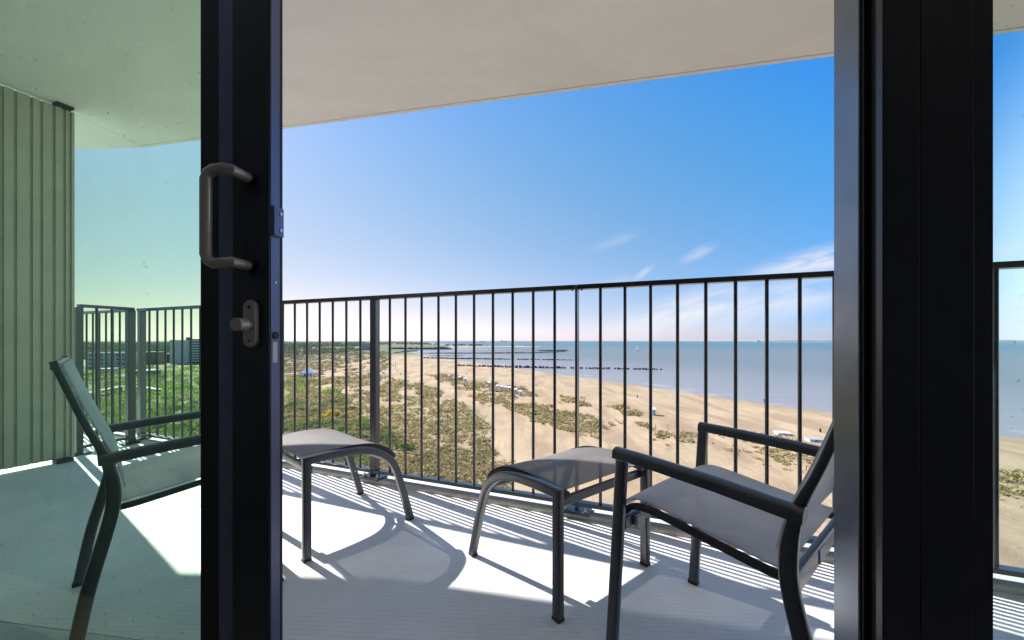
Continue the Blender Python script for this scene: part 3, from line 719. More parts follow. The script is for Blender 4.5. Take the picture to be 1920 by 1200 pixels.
ang = np.linspace(R(-80), R(80), NA); rad = np.concatenate([np.geomspace(14, 700, 250), np.geomspace(710, 15500, NR - 250)])
RR, AA = np.meshgrid(rad, ang, indexing='ij'); gxx = (RR * np.sin(AA)).ravel(); gyy = (RR * np.cos(AA)).ravel()
gzz, gs_, gv, gg = ground_z(gxx, gyy)
idx = np.arange(NR * NA).reshape(NR, NA)
quads = np.stack([idx[:-1, :-1], idx[:-1, 1:], idx[1:, 1:], idx[1:, :-1]], -1).reshape(-1, 4)
def np_mesh(name, V, Q, m, attrs={}, smooth=True):
    me = bpy.data.meshes.new(name); k = Q.shape[1]
    me.vertices.add(len(V)); me.vertices.foreach_set('co', np.asarray(V, np.float32).ravel())
    me.loops.add(Q.size); me.loops.foreach_set('vertex_index', Q.astype(np.int32).ravel())
    me.polygons.add(len(Q)); me.polygons.foreach_set('loop_start', np.arange(0, Q.size, k, dtype=np.int32))
    for an, (dom, data) in attrs.items():
        at = me.attributes.new(an, 'FLOAT', dom); at.data.foreach_set('value', np.asarray(data, np.float32))
    me.update(calc_edges=True); me.materials.append(m)
    if smooth: me.polygons.foreach_set('use_smooth', np.ones(len(Q), bool))
    o = bpy.data.objects.new(name, me); C.objects.link(o); return o
wet = np.clip(1 - gs_ / 16, 0, 1) * (gs_ > -60) * np.clip(gs_ / 2 + 1, 0, 1)
land = np_mesh('beach', np.stack([gxx, gyy, gzz], -1), quads, M['land'], {'veg': ('POINT', gv), 'green': ('POINT', gg), 'wet': ('POINT', wet), 'far': ('POINT', np.clip((gyy - 620) / 250, 0, 1) * (gxx < 0))})
tag(land, kind='structure')
shal = np.clip(1 + gs_ / 220, 0, 1)
sea = np_mesh('sea', np.stack([gxx, gyy, np.full_like(gxx, SZ)], -1), quads, M['sea'], {'shallow': ('POINT', shal)})
tag(sea, kind='structure')

# ------------------------------------------------------------ vegetation masses
def leaf_cloud(cent, size, n_leaf, leaf, flat=.75, seed=0):
    """leaf cards scattered through lumpy domes; returns verts, quads, per-face clump index"""
    r_ = np.random.default_rng(seed); N = len(cent)
    ci = np.repeat(np.arange(N), n_leaf); K = len(ci)
    u = r_.normal(size=(K, 3)); u /= np.linalg.norm(u, axis=1, keepdims=True); u[:, 2] = np.abs(u[:, 2])
    lump = .72 + .5 * vnoise(u[:, 0] * 2.3 + ci * 7.1, u[:, 1] * 2.3 + u[:, 2] * 2 + ci * 3.3, 5)
    rad_ = lump * r_.uniform(.72, 1.03, K)
    sc = size[ci]
    P = cent[ci] + u * (rad_ * sc)[:, None] * np.array([1, 1, flat])
    nrm = u + r_.normal(size=(K, 3)) * .55; nrm /= np.linalg.norm(nrm, axis=1, keepdims=True)
    a_ = np.cross(nrm, r_.normal(size=(K, 3))); a_ /= np.linalg.norm(a_, axis=1, keepdims=True); b_ = np.cross(nrm, a_)
    ls = (leaf[ci] * r_.uniform(.6, 1.25, K))[:, None]
    V = np.stack([P - a_ * ls, P - b_ * ls * .6, P + a_ * ls, P + b_ * ls * .6], 1).reshape(-1, 3)
    Q = np.arange(K * 4).reshape(K, 4)
    return V, Q, ci
def sample(poly_px, n_, seed):
    """ground points spread evenly as the photograph shows them (denser near, sparser far)"""
    r_ = np.random.default_rng(seed); pp = np.array(poly_px, float); out = []
    x0, y0 = pp.min(0); x1, y1 = pp.max(0); cnt = 0
    while cnt < n_:
        xy = r_.uniform((x0, y0), (x1, y1), (n_ * 2, 2)); xy = xy[pip(xy[:, 0], xy[:, 1], pp)]; out.append(xy); cnt += len(xy)
    xy = np.concatenate(out)[:n_]; d = F * (EYE - GZ) / (xy[:, 1] - HY)
    return (xy[:, 0] - CX) / F * d, d
def tones(ci, n_, seed, jit=.12):
    r_ = np.random.default_rng(seed); base = r_.uniform(0, 1, n_); return np.clip(base[ci] + r_.normal(0, jit, len(ci)), 0, 1)
# green scrub
x, y = sample([(60, 690), (250, 684), (380, 688), (520, 698), (575, 705), (640, 745), (700, 790), (760, 830), (740, 870), (600, 915), (540, 960), (60, 960)], 3800, 1)
v, g_ = veg_at(x, y); z, _, _, _ = ground_z(x, y)
keep = (v > .5) & (g_ > .36); x, y, z, v, g_ = x[keep], y[keep], z[keep], v[keep], g_[keep]
for bx_, by_, br_ in ((620, 741, 7), (624, 782, 4.5), (603, 786, 3.2), (658, 778, 3), (735, 769, 2.5)):
    bp_ = pix(bx_, by_, GZ); kk = ~((np.abs(x - bp_.x) < br_) & (y < bp_.y + br_ * .6) & (y > bp_.y - br_ * 2.2)); x, y, z, v, g_ = x[kk], y[kk], z[kk], v[kk], g_[kk]
d = np.hypot(x, y); size = np.clip(rng.lognormal(.30, .42, len(x)), .6, 2.8) * np.clip(d / 150, .85, 2.2)
cent = np.stack([x, y, z - .15 * size], -1)
V, Q, ci = leaf_cloud(cent, size, 120, .12 + .075 * size, .8, 3)
big = fbm(x / 16, y / 20, 77); tn = np.clip((big - .25) * 1.3 + rng.normal(0, .22, len(x)) + .30 * np.clip((-x - 45) / 60, 0, 1) - .08, 0, 1)
np_o = np_mesh('dune_scrub', V, Q, M['scrub'], {'tone': ('FACE', np.clip(tn[ci] + np.random.default_rng(4).normal(0, .08, len(ci)), 0, 1))}, False); tag(np_o, kind='stuff')
# brown low scrub and marram grass: arching blades in tufts
def tufts(x, y, z, size, nb_, seed):
    r_ = np.random.default_rng(seed); N = len(x); ci = np.repeat(np.arange(N), nb_); K = len(ci)
    az = r_.uniform(0, 2 * np.pi, K); lean = r_.uniform(.15, 1.0, K); L_ = size[ci] * r_.uniform(.55, 1.1, K); wd = .035 + .045 * size[ci]
    rr_ = np.sqrt(r_.uniform(0, 1, K)) * size[ci] * .75; a2 = r_.uniform(0, 2 * np.pi, K)
    bx = x[ci] + rr_ * np.cos(a2); by = y[ci] + rr_ * np.sin(a2); bz = z[ci] - .05
    dx, dy = np.cos(az), np.sin(az); px2, py2 = -dy, dx
    mx_, tx = L_ * lean * .4, L_ * lean; mz, tz = L_ * .62, L_ * (1.02 - .45 * lean)
    p0 = np.stack([bx - px2 * wd, by - py2 * wd, bz], -1); p1 = np.stack([bx + px2 * wd, by + py2 * wd, bz], -1)
    p2 = np.stack([bx + dx * mx_ + px2 * wd * .8, by + dy * mx_ + py2 * wd * .8, bz + mz], -1); p3 = np.stack([bx + dx * tx, by + dy * tx, bz + tz], -1)
    V = np.stack([p0, p1, p2, p3], 1).reshape(-1, 3); return V, np.arange(K * 4).reshape(K, 4), ci
xs_, ys_ = [], []
for i, (pl, n_) in enumerate((([(540, 690), (735, 664), (728, 690), (706, 703), (820, 729), (871, 763), (919, 801), (967, 866), (1030, 1000), (540, 1000)], 21000),
                              ([(790, 698), (1010, 725), (1110, 760), (1240, 775), (1260, 835), (1100, 830), (880, 760)], 8000),
                              ([(1200, 790), (1580, 830), (1960, 880), (1960, 1000), (1500, 940), (1200, 900)], 7000), ([(1005, 735), (1260, 765), (1330, 800), (1200, 800)], 900))):
    x, y = sample(pl, n_, 40 + i); xs_.append(x); ys_.append(y)
x = np.concatenate(xs_); y = np.concatenate(ys_); v, g_ = veg_at(x, y); z, _, _, _ = ground_z(x, y)
keep = v > rng.uniform(.36, .62, len(x)); x, y, z, g_ = x[keep], y[keep], z[keep], g_[keep]
d = np.hypot(x, y); size = np.clip(rng.lognormal(-.80, .45, len(x)), .2, 1.3) * np.clip(d / 120, .9, 2.6)
V, Q, ci = tufts(x, y, z, size, 18, 6)
tn = np.clip(fbm(x / 9, y / 11, 91) * .9 + rng.normal(0, .15, len(x)), 0, 1)
tag(np_mesh('marram_grass', V, Q, M['grass'], {'tone': ('FACE', np.clip(tn[ci] + np.random.default_rng(8).normal(0, .1, len(ci)), 0, 1))}, False), kind='stuff')
# far woodland
wx, wy = [], []
for pl, n_ in (([(60, 662), (150, 655), (480, 652), (700, 650), (720, 646), (850, 647), (850, 641.6), (60, 641.2)], 3600), ([(60, 690), (100, 676), (520, 672), (660, 660), (720, 655), (520, 652), (60, 655)], 1500)):
    d_ = np.array(pl); x, y = sample(pl, n_, 60 + n_); wx.append(x); wy.append(y)
x = np.concatenate(wx); y = np.concatenate(wy); s = coast_sd(x, y)
keep = (s > 25); x, y = x[keep], y[keep]
d = np.hypot(x, y); size = rng.uniform(2.6, 5.0, len(x)) * np.clip(d / 900, .8, 2.2)
V, Q, ci = leaf_cloud(np.stack([x, y, np.full(len(x), GZ) + .2 * np.minimum(size, 5)], -1), size, 34, size * .28, .9, 9)
V[:, 2] = np.minimum(V[:, 2], GZ + 14)
tag(np_mesh('far_woodland', V, Q, M['wood'], {'tone': ('FACE', tones(ci, len(x), 10))}, False), kind='stuff')

x, y = sample([(530, 652), (735, 660), (728, 690), (708, 703), (640, 715), (560, 712), (530, 700)], 2600, 71)
v, g_ = veg_at(x, y); z, _, _, _ = ground_z(x, y); keep = (v > .42); x, y, z = x[keep], y[keep], z[keep]
d = np.hypot(x, y); size = rng.uniform(.7, 1.7, len(x)) * np.clip(d / 330, .8, 2.4)
V, Q, ci = leaf_cloud(np.stack([x, y, z - .2], -1), size, 34, size * .24, .65, 14)
tag(np_mesh('heath_scrub', V, Q, M['heath'], {'tone': ('FACE', np.clip(tones(ci, len(x), 15) * .6 + (fbm(x / 40, y / 60, 17)[ci] - .3), 0, 1))}, False), kind='stuff')

def gz1(x, y): return float(ground_z(np.array([x]), np.array([y]))[0][0])
def bush(name, px, py, size, m, label, cat='shrub', n_=420, group=None, flat=.75):
    p = pix(px, py, GZ); z = gz1(p.x, p.y) + .3
    t = thing(name, label, cat, (p.x, p.y, z), 0, group)
    r_ = np.random.default_rng(int(px)); cs = np.concatenate([[[0, 0, 0]], r_.normal(0, size * .42, (5, 3)) * [1, 1, 0]])
    V, Q, ci = leaf_cloud(cs, np.array([size] + [size * .62] * 5), n_ // 6, np.full(6, .10 + .05 * size), flat, int(px))
    o = np_mesh('foliage', V, Q, m, {'tone': ('FACE', np.clip(r_.uniform(0, 1, len(ci)), 0, 1))}, False); o.parent = t
    mb = MB()
    for i in range(5):
        a_ = i * 1.26; mb.tube((0, 0, -.3), (math.cos(a_) * size * .4, math.sin(a_) * size * .4, size * .55), .06, 6, .02)
    obj('stem', mb, M['dark'], t); return t
bush('lime_shrub', 620, 741, 4.3, M['lime'], 'large pale lime shrub among darker scrub, upper of the bright bushes', n_=3000)
bush('gorse_bush', 624, 782, 2.7, M['gorse'], 'yellow flowering bush just below the pale lime shrub', n_=2000)
bush('gorse_bush', 603, 786, 1.5, M['gorse'], 'smaller yellow flowering bush left of the larger yellow one', n_=700)
bush('gorse_bush', 658, 778, 1.4, M['gorse'], 'small orange yellow bush between railing bars right of the large yellow one', n_=500)
for px__, py__, sz__, lb__ in ((548, 764, 2.6, 'bright green rounded shrub right beside the open door stile'), (566, 806, 2.4, 'dark green shrub behind the left footstool, left of two'), (604, 800, 2.8, 'broad leafy green shrub below the yellow flowering bushes'), (640, 812, 2.0, 'low dark green shrub just above the left footstool seat'),
                               (684, 806, 2.2, 'mid green shrub close to the left side of the thick railing post'), (760, 846, 2.0, 'dark green shrub right of the thick railing post'), (166, 706, 4.2, 'tall bright green shrub beside the partition edge'), (318, 770, 3.0, 'leafy green shrub below the brown flats, seen through the tinted glass'),
                               (352, 734, 3.2, 'yellow green shrub in front of the grey apartment tower'), (292, 808, 2.6, 'green shrub right of the railing corner, above the far armrest'), (347, 806, 2.4, 'green shrub above the far armrest next to the door stile')):
    bush('green_shrub', px__, py__, sz__, M['scrub'], lb__, n_=900, group='green shrubs in the dune scrub', flat=.85)
bush('gorse_bush', 735, 769, 1.1, M['gorse'], 'small yellowish bush just right of the thick railing post', n_=400)

# ------------------------------------------------------------ buildings
def put(px, py, z=None, rz=0., name='', label='', cat='', group=None):
    p = pix(px, py, GZ); zz = gz1(p.x, p.y) if z is None else z
    return thing(name, label, cat, (p.x, p.y, zz), rz, group), p
# white beach house with pyramid roof
h, p = put(578, 706, rz=R(20), name='beach_house', label='white house with steep pyramid roof standing in the dunes', cat='house')
mb = MB().box((-3.6, -3.6, -1), (3.6, 3.6, 3.0)); obj('wall', mb, M['white'], h)
mb = MB(); e_ = 4.6; mb.raw([(-e_, -e_, 2.9), (e_, -e_, 2.9), (e_, e_, 2.9), (-e_, e_, 2.9), (-.5, 0, 6.6), (.5, 0, 6.6), (-e_, -e_, 2.6), (e_, -e_, 2.6), (e_, e_, 2.6), (-e_, e_, 2.6)],
                       [(0, 1, 5, 4), (1, 2, 5), (2, 3, 4, 5), (3, 0, 4), (0, 6, 7, 1), (1, 7, 8, 2), (2, 8, 9, 3), (3, 9, 6, 0), (6, 9, 8, 7)]); obj('roof', mb, M['white'], h)
mb = MB().box((-6.6, -4.2, 1.9), (-3.65, 4.2, 2.3)); obj('veranda_roof', mb, M['dark'], h)
for xx in (-6.4, -5.0, -3.8): mb = MB(); mb.box((xx - .1, -4.1, -.8), (xx + .1, -3.9, 1.9)); obj('veranda_post', mb, M['dark'], h)
for xx in (-1.8, .2, 2.0): mb = MB().box((xx - .5, -3.64, .8), (xx + .5, -3.58, 2.2)); obj('window', mb, M['window'], h)
# apartment tower
p = pix(352, 682, GZ)
tw = thing('apartment_block', 'tall grey apartment block with horizontal balcony bands rising above the green scrub', 'building', (p.x, p.y, GZ), R(24))
mb = MB().box((-14, -6, 0), (2, 8, 26.2)); obj('wall', mb, M['greywall'], tw)
mb = MB().box((2.05, -4.5, 0), (30, 8, 27.2)); obj('wall', mb, M['rooftile'], tw)
for q_ in (((-1, -2, 26.25), (2, 4, 29.2)), ((16, -2, 27.25), (22, 4, 30.0))): mb = MB().box(*q_); obj('roof_house', mb, M['rooftile'], tw)
for k in range(9):
    mb = MB().box((2.1, -6.0, 2.4 + k * 2.8), (30, -4.55, 3.6 + k * 2.8)); obj('balcony', mb, M['concrete'], tw)
    mb = MB().box((3, -4.56, 3.65 + k * 2.8), (29, -4.52, 5.0 + k * 2.8)); obj('window', mb, M['window'], tw)
def flats(px0, px1, py, hgt, m, label, rz=0, floors=3):
    a_ = pix(px0, py, GZ); b_ = pix(px1, py, GZ); c_ = (a_ + b_) / 2; wd = (b_ - a_).length
    t = thing('terraced_flats', label, 'building', (c_.x, c_.y, GZ), rz)
    mb = MB().box((-wd / 2, -5, -1), (wd / 2, 5, hgt)); obj('wall', mb, m, t)
    mb = MB().box((-wd / 2 - .4, -5.5, hgt + .003), (wd / 2 + .4, 5.5, hgt + .7)); obj('roof', mb, M['concrete'], t)
    nw = max(4, int(wd / 4))
    for f in range(floors):
        mb = MB()
        for i in range(nw): x0 = -wd / 2 + (i + .25) * wd / nw; mb.box((x0, -5.05, .8 + f * hgt / floors), (x0 + wd / nw * .5, -4.98, .8 + f * hgt / floors + 1.4))
        o = obj('window_row', mb, M['window'], t)
    return t
flats(178, 252, 692, 14.5, M['greywall'], 'long slate grey block of flats with a white roof edge, behind the railing corner', R(6), 4)
flats(268, 300, 683, 13, M['brick'], 'brown brick block of flats left of the grey tower', R(10), 4)
flats(300, 330, 680, 10, M['rooftile'], 'dark low block of flats touching the left side of the grey tower', R(10), 3)
flats(192, 214, 702, 4, M['concrete'], 'low pale building in front of the slate grey flats', R(8), 1)
flats(255, 292, 706, 4, M['brick'], 'low brown house with pale roof in front of the brick flats', R(-12), 1)
ht = flats(675, 697, 656, 17, M['pinkwall'], 'pinkish building far away beside the thick railing post', 0, 4); ht.name = 'hotel_building'
# long wooden walkway on posts through the scrub at the left
wp = [pix(x, y, GZ + 3) for x, y in ((120, 742), (165, 736), (200, 729), (228, 724), (262, 724), (300, 730))]
wk = thing('boardwalk', 'raised grey boardwalk curving through the green scrub', 'boardwalk', (wp[2].x, wp[2].y, GZ))
mb = MB(); o_ = Vector((wp[2].x, wp[2].y, GZ))
mb.sweep([q - o_ for q in wp], (0, 0, 1), [(-.25, -1.3), (.0, -1.3), (.0, 1.3), (-.25, 1.3)]); obj('deck', mb, M['greywall'], wk)
for q in wp: mb = MB().box((q.x - o_.x - .15, q.y - o_.y - .15, -1.5), (q.x - o_.x + .15, q.y - o_.y + .15, 2.72)); obj('post', mb, M['dark'], wk)

# ------------------------------------------------------------ beach huts, posts, bins
def make_hut():
    t = thing('beach_hut', 'x', 'beach hut', group='small white beach huts')
    mb = MB().box((-.78, -.9, -.1), (.78, .9, 1.95)); obj('wall', mb, M['white'], t)
    mb = MB(); mb.raw([(-.86, -1.02, 1.9), (.86, -1.02, 1.9), (.86, 1.02, 1.9), (-.86, 1.02, 1.9), (-.86, -1.02, 1.98), (.86, -1.02, 1.98), (.86, 1.02, 2.25), (-.86, 1.02, 2.25)], [(0, 3, 2, 1), (4, 5, 6, 7), (0, 1, 5, 4), (1, 2, 6, 5), (2, 3, 7, 6), (3, 0, 4, 7)]); obj('roof', mb, M['white'], t)
    mb = MB().box((.05, -.93, 0), (.6, -.902, 1.7)); obj('door', mb, M['hutroof'], t)
    return t
huts = [(842, 709.5, 'white beach hut farthest left of the dune row, standing alone'), (862, 714, 'white beach hut left one of the close pair on the dune row'), (872, 716, 'white beach hut right one of the close pair on the dune row'),
        (917, 725, 'lone white beach hut left of the long tight row'), (933, 730.5, 'white beach hut first from the left in the long tight row'), (940.5, 732, 'white beach hut second from the left in the long tight row'),
        (948, 734, 'white beach hut third from the left in the long tight row'), (955, 736, 'white beach hut fourth from the left in the long tight row'), (966, 739.5, 'white beach hut fifth from the left in the long tight row'), (975, 743, 'white beach hut at the right end of the long tight row'),
        (1224.5, 779, 'single white beach hut on the open sand above the right armrest'), (709.5, 690, 'pale hut at the upper beach edge beside the thick railing post'), (708, 697, 'pale hut nearest below the upper one beside the thick post'), (719, 701, 'pale hut lowest of the three beside the thick post')]
h0 = make_hut()
for i, (px, py, lb) in enumerate(huts):
    p = pix(px, py, GZ); z = gz1(p.x, p.y); rz = R(-4 if px < 1000 else -15)
    if i == 0: h0.location = (p.x, p.y, z); h0.rotation_euler = (0, 0, rz); h0['label'] = lb
    else: dup(h0, (p.x, p.y, z), rz, lb)
for px, py, lb, m in ((1467, 815, 'low white flat roofed cabin on the sand behind the far armrest', M['white']), (1527, 829, 'low cabin with grey blue roof on the sand near the jamb', M['hutroof'])):
    p = pix(px, py, GZ); z = gz1(p.x, p.y); t = thing('beach_cabin', lb, 'cabin', (p.x, p.y, z), R(-12))
    mb = MB().box((-1.6, -1.2, -.1), (1.6, 1.2, .62)); obj('wall', mb, M['white'], t)
    mb = MB().box((-1.8, -1.4, .623), (1.8, 1.4, .70)); obj('roof', mb, m, t, .02)
    mb = MB().box((-.5, -1.23, .05), (.5, -1.202, .55)); obj('hatch', mb, M['hutroof'], t)
bins = [(735, 683), (737.5, 687.5), (741, 681), (741.3, 684.5), (741.6, 688), (742, 691.5), (745, 697), (751, 703), (765, 709)]
blab = 'small dark post, one of a line on the upper beach left of the huts'
def make_post(label, hgt, r, group=None):
    t = thing('beach_post', label, 'post', group=group)
    mb = MB(); mb.tube((0, 0, -.3), (0, 0, hgt), r, 10, r * .9); obj('shaft', mb, M['dark'], t, .03)
    mb = MB(); mb.tube((0, 0, hgt + .003), (0, 0, hgt + .1), r * 1.12, 10, r * .7); obj('cap', mb, M['cap'], t); return t
b0_ = make_post(blab, 1.05, .28, 'dark posts in line on the upper beach')
for i, (px, py) in enumerate(bins):
    p = pix(px, py, GZ); z = gz1(p.x, p.y)
    if i == 0: b0_.location = (p.x, p.y, z)
    else: dup(b0_, (p.x, p.y, z), 0)
for px, py, hgt, r, lb in ((1538, 808, .95, .28, 'dark stubby post on open sand near the right jamb'), (1143 + 52, 744, .9, .26, 'dark stubby post standing alone in the middle of the beach'), (875, 703, 1.2, .26, 'dark post on the sand above the pair of beach huts'),
                           (1229.5, 806, 1.6, .07, 'thin leaning stick in the sand below the single hut, left of two'), (1252.5, 809, 1.9, .07, 'thin upright stick rising from a grass tuft, right of two'), (1005, 724, 1.0, .25, 'dark post on the beach right of the long hut row')):
    p = pix(px, py, GZ); t = make_post(lb, hgt, r); t.location = (p.x, p.y, gz1(p.x, p.y))
# somebody at the water's edge
p = pix(1433, 755, SZ); pe = thing('person', "person in dark clothes standing at the water's edge", 'person', (p.x, p.y, gz1(p.x, p.y)), R(30))
bm = bmesh.new(); sk = [((0, 0, .95), .15), ((0, 0, 1.2), .15), ((0, 0, 1.42), .17), ((0, 0, 1.52), .06), ((0, 0, 1.66), .10), ((0, 0, 1.75), .07), ((.11, 0, .9), .09), ((.12, 0, .48), .065), ((.13, .02, .06), .05), ((-.11, 0, .9), .09), ((-.12, .05, .48), .065), ((-.13, .1, .06), .05), ((.24, 0, 1.38), .06), ((.29, .03, 1.1), .05), ((.28, .1, .84), .04), ((-.24, 0, 1.38), .06), ((-.29, .03, 1.1), .05), ((-.27, .1, .84), .04)]
bvs = [bm.verts.new(q) for q, _ in sk]
for a_, b_ in ((0, 1), (1, 2), (2, 3), (3, 4), (4, 5), (0, 6), (6, 7), (7, 8), (0, 9), (9, 10), (10, 11), (2, 12), (12, 13), (13, 14), (2, 15), (15, 16), (16, 17)): bm.edges.new((bvs[a_], bvs[b_]))
me = bpy.data.meshes.new('body'); bm.to_mesh(me); bm.free(); po = bpy.data.objects.new('body', me); C.objects.link(po); po.parent = pe
sm = po.modifiers.new('skin', 'SKIN')
for i, (_, r) in enumerate(sk): me.skin_vertices[0].data[i].radius = (r, r)
me.skin_vertices[0].data[0].use_root = True; po.modifiers.new('sub', 'SUBSURF').levels = 1; me.materials.append(M['cloth_dark'])

# ------------------------------------------------------------ groynes, jetty, wall, spit, far coast
def groyne(pa, pb, n_, h0_, h1_, r, label, gap=0.):
    a_ = pix(*pa, SZ); b_ = pix(*pb, SZ); t = thing('pile_groyne', label, 'groyne', a_)
    rg = random.Random(int(pa[0] * 7)); protos = []
    for j in range(4):
        mb = MB(); mb.tube((0, 0, -2), (0, 0, 1), r, 7, r * .9); protos.append(mb)
    meshes = []
    for i in range(n_):
        f = i / (n_ - 1)
        if f > .55 and rg.random() < gap: continue
        q = (b_ - a_) * f; hh = (h0_ + (h1_ - h0_) * f) * rg.uniform(.65, 1.25)
        if len(meshes) < 4: o = obj('pile', protos[len(meshes)], M['dark'], t); meshes.append(o)
        else: o = meshes[i % 4].copy(); C.objects.link(o)
        o.location = (q.x + rg.uniform(-.5, .5), q.y + rg.uniform(-.7, .7), 0); o.scale = (1.15, 1.15, hh)
groyne((856, 687.8), (1240, 693.5), 98, 2.4, 1.3, .85, 'nearest row of dark wooden piles running out into the sea', .12)
groyne((795, 672.2), (1078, 675.5), 96, 1.9, 1.0, 1.3, 'second row of dark piles farther out than the nearest row', .12)
groyne((800, 680.3), (862, 681), 40, 1.2, .8, .55, 'short faint row of piles close to the beach between the two long rows')
def mound(name, label, cat, pts, w0, h, m, kind=None, z=SZ, seed=1):
    """a low rubble bank along a line"""
    P = [Vector(q) for q in pts]; r_ = random.Random(seed); mb = MB(); vs = []; prof_ = [(-1, -.6), (-.55, .75), (0, 1), (.5, .8), (1, -.6)]
    L_ = []; 
    for a_, b_ in zip(P, P[1:]):
        for i in range(14): L_.append(a_ + (b_ - a_) * i / 14)
    L_.append(P[-1])
    for i, q in enumerate(L_):
        t = (L_[min(i + 1, len(L_) - 1)] - L_[max(i - 1, 0)]).normalized(); nn = Vector((-t.y, t.x, 0)); f = min(1, min(i, len(L_) - 1 - i) / 3 + .15)
        for u, v_ in prof_: vs.append(q + nn * u * w0 * f * r_.uniform(.85, 1.15) + Vector((0, 0, v_ * h * f * r_.uniform(.75, 1.15) if v_ > 0 else -1.5)))
    n_ = 5; fs = [(i * n_ + j, i * n_ + j + 1, (i + 1) * n_ + j + 1, (i + 1) * n_ + j) for i in range(len(L_) - 1) for j in range(4)]
    mb.raw(vs, fs); o = obj(name, mb, m)
    return tag(o, kind=kind) if kind else tag(o, label, cat)
mound('stone_jetty', 'long low dark stone jetty reaching out from the far beach', 'jetty', [pix(790, 663, SZ), pix(900, 662.8, SZ), pix(1000, 662, SZ), pix(1062, 659.5, SZ)], 9, 2.4, M['wet_stone'], seed=3)
mound('stone_jetty', 'dark stone pier head with beacons at the tip of the far spit', 'jetty', [pix(1005, 658.3, SZ), pix(1040, 658.2, SZ), pix(1066, 657.8, SZ)], 8, 3.5, M['wet_stone'], seed=4)
mound('stone_jetty', 'short dark stone bank in front of the long jetty', 'jetty', [pix(800, 667.6, SZ), pix(840, 667.5, SZ), pix(872, 667.2, SZ)], 4, 1.0, M['wet_stone'], seed=5)
M['sandfar'] = simple('pale_sand', (.36, .29, .22), .9, 0, .12, .02)
mound('sand_spit', None, None, [pix(842, 651, SZ), pix(900, 650.3, SZ), pix(960, 649.8, SZ), pix(1008, 651, SZ)], 70, 3.4, M['sandfar'], 'structure', seed=6)
mound('seawall', 'dark slate blue seawall at the far end of the beach', 'wall', [pix(722, 655.6, SZ), pix(780, 655.8, SZ), pix(850, 655.2, SZ)], 6, 7.5, M['navy_wall'], seed=7)
mound('stone_jetty', 'dark sloping stone revetment curving along the upper beach end', 'jetty', [pix(733, 664, SZ), pix(752, 660.5, SZ), pix(783, 658, SZ)], 7, 3.5, M['wet_stone'], seed=8)
r_ = np.random.default_rng(5)
sx = np.concatenate([r_.uniform(835, 905, 90), r_.uniform(905, 1000, 26)]); sy = np.concatenate([r_.uniform(646.5, 649.5, 90), r_.uniform(648.4, 649.4, 26)])
dd_ = F * (EYE - SZ) / (sy - HY); sizes = np.concatenate([r_.uniform(3, 7, 90), r_.uniform(2, 4, 26)])
V, Q, ci = leaf_cloud(np.stack([(sx - CX) / F * dd_, dd_, np.full(116, SZ + 2.4)], -1), sizes, 30, sizes * .35, .7, 12)
tag(np_mesh('spit_scrub', V, Q, M['wood'], {'tone': ('FACE', tones(ci, 116, 13))}, False), kind='stuff')
fc = MB(); pts = []
xs2 = np.linspace(5600, 12500, 90)
M['farcoast'] = simple('far_dune', (.16, .17, .15), .9, 0, .2, .002)
vs = []
for x in xs2:
    f = min(1, (x - 5600) / 900); y = 9300 + (x - 5600) * -.10; hh = f * (10 + 20 * float(fbm(np.array([x / 320.]), np.array([2.]), 3)[0]))
    vs += [(x, y - 60, SZ - 1), (x, y - 40, SZ + 9 * f), (x, y, SZ + 9 * f + hh), (x, y + 300, SZ)]
sand_f = MB().raw([v_ for i in range(90) for v_ in vs[i * 4:i * 4 + 2]], [(i * 2, i * 2 + 2, i * 2 + 3, i * 2 + 1) for i in range(89)])
tag(obj('far_beach', sand_f, M['sandfar']), kind='structure')
fc.raw([v_ for i in range(90) for v_ in vs[i * 4 + 1:i * 4 + 4]], [(i * 3 + j, i * 3 + 3 + j, i * 3 + 4 + j, i * 3 + 1 + j) for i in range(89) for j in (0, 1)])
tag(obj('far_coast', fc, M['farcoast']), kind='structure')

# ------------------------------------------------------------ boats
p = pix(1195, 657.6, SZ); sb = thing('sailboat', 'white sailboat with both sails up on the open sea', 'sailboat', p, R(-22)); sb.scale = (1.5,) * 3
mb = MB(); mb.raw([(-3.6, -1, .9), (1.8, -1.2, .9), (4.6, 0, 1.3), (1.8, 1.2, .9), (-3.6, 1, .9), (-3.3, -.5, -.4), (1.5, -.6, -.4), (3.6, 0, -.3), (1.5, .6, -.4), (-3.3, .5, -.4)], [(0, 1, 2, 3, 4), (9, 8, 7, 6, 5), (0, 5, 6, 1), (1, 6, 7, 2), (2, 7, 8, 3), (3, 8, 9, 4), (4, 9, 5, 0)]); obj('hull', mb, M['white'], sb)
mb = MB(); mb.tube((.4, 0, .8), (.4, 0, 12.4), .09, 8, .06); obj('mast', mb, M['concrete'], sb)
mb = MB(); mb.raw([(.3, 0, 2.0), (-3.4, -.7, 2.0), (.3, 0, 12.0), (.3, .04, 2.0), (-3.4, -.64, 2.0), (.3, .04, 12.0), (-1.6, -.75, 5.6), (-1.6, -.69, 5.6)], [(0, 1, 6, 2), (3, 5, 7, 4), (0, 3, 4, 1), (1, 4, 7, 6), (6, 7, 5, 2), (2, 5, 3, 0)]); obj('mainsail', mb, M['sail'], sb)
mb = MB(); mb.raw([(.6, 0, 10.5), (4.4, -.1, 1.5), (.8, -.8, 1.7), (.62, .05, 10.5), (4.42, -.05, 1.5), (.82, -.75, 1.7)], [(0, 1, 2), (3, 5, 4), (0, 3, 4, 1), (1, 4, 5, 2), (2, 5, 3, 0)]); obj('jib', mb, M['sail'], sb)
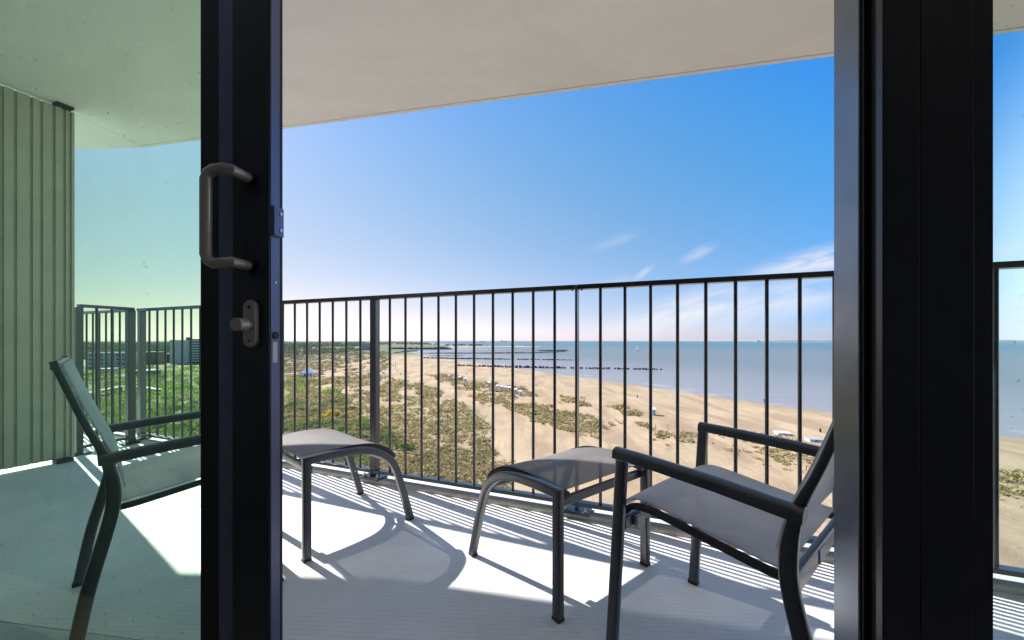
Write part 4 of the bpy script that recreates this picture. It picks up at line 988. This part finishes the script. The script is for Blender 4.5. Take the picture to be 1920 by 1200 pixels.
def ship(px, dist, ln, hm, m, label, name, white=False):
    t = thing(name, label, 'ship', ((px - CX) / F * dist, dist, SZ), R(5)); h_ = ln * .07
    mb = MB(); mb.raw([(-ln / 2, -ln * .06, h_), (ln * .4, -ln * .06, h_), (ln / 2, 0, h_ * 1.2), (ln * .4, ln * .06, h_), (-ln / 2, ln * .06, h_), (-ln * .47, -ln * .05, -1), (ln * .38, -ln * .05, -1), (ln * .46, 0, -1), (ln * .38, ln * .05, -1), (-ln * .47, ln * .05, -1)],
                     [(0, 1, 2, 3, 4), (9, 8, 7, 6, 5), (0, 5, 6, 1), (1, 6, 7, 2), (2, 7, 8, 3), (3, 8, 9, 4), (4, 9, 5, 0)]); obj('hull', mb, m, t)
    if white:
        mb = MB().box((-ln * .40, -ln * .05, h_ + .02), (ln * .33, ln * .05, h_ * 2.1)); mb.box((-ln * .25, -ln * .045, h_ * 2.12), (ln * .2, ln * .045, h_ * 3.0)); obj('superstructure', mb, M['white'], t)
        mb = MB().tube((-ln * .1, 0, h_ * 3.02), (-ln * .1, 0, h_ * 4.1), ln * .03, 10); obj('funnel', mb, M['ship'], t)
    else:
        mb = MB().box((-ln * .46, -ln * .045, h_ + .02), (-ln * .3, ln * .045, h_ * 2.4)); obj('bridge', mb, M['ship'], t)
        mb = MB().box((ln * .05, -ln * .04, h_ + .02), (ln * .3, ln * .04, h_ * 1.6)); obj('cargo', mb, M['ship'], t)
        mb = MB().tube((ln * .36, 0, h_), (ln * .36, 0, h_ * 2.2), ln * .008, 6); obj('mast', mb, M['ship'], t)
ship(905, 5600, 85, 0, M['ship'], 'small dark cargo ship near the horizon, left of two', 'cargo_ship')
ship(946, 8200, 150, 0, M['ship'], 'dark cargo ship on the horizon, right of two', 'cargo_ship')
ship(1422, 7000, 125, 0, M['white'], 'white ferry on the horizon in front of the far coast', 'ferry', True)

# ------------------------------------------------------------ sea air
hz = MB().box((-18000, -400, SZ - 4.5), (18000, 15900, 16)); ho = obj('haze', hz, bpy.data.materials.new('haze')); tag(ho, kind='stuff')
hm = ho.data.materials[0]; hm.use_nodes = True; ht_ = NT(hm.node_tree); ht_.n.remove(ht_.n['Principled BSDF'])
pvn = ht_.add('ShaderNodeVolumePrincipled'); pvn.inputs['Color'].default_value = (.80, .88, 1, 1); pvn.inputs['Density'].default_value = 2.2e-5; pvn.inputs['Anisotropy'].default_value = 0
ht_.l.new(pvn.outputs[0], ht_.n['Material Output'].inputs['Volume'])
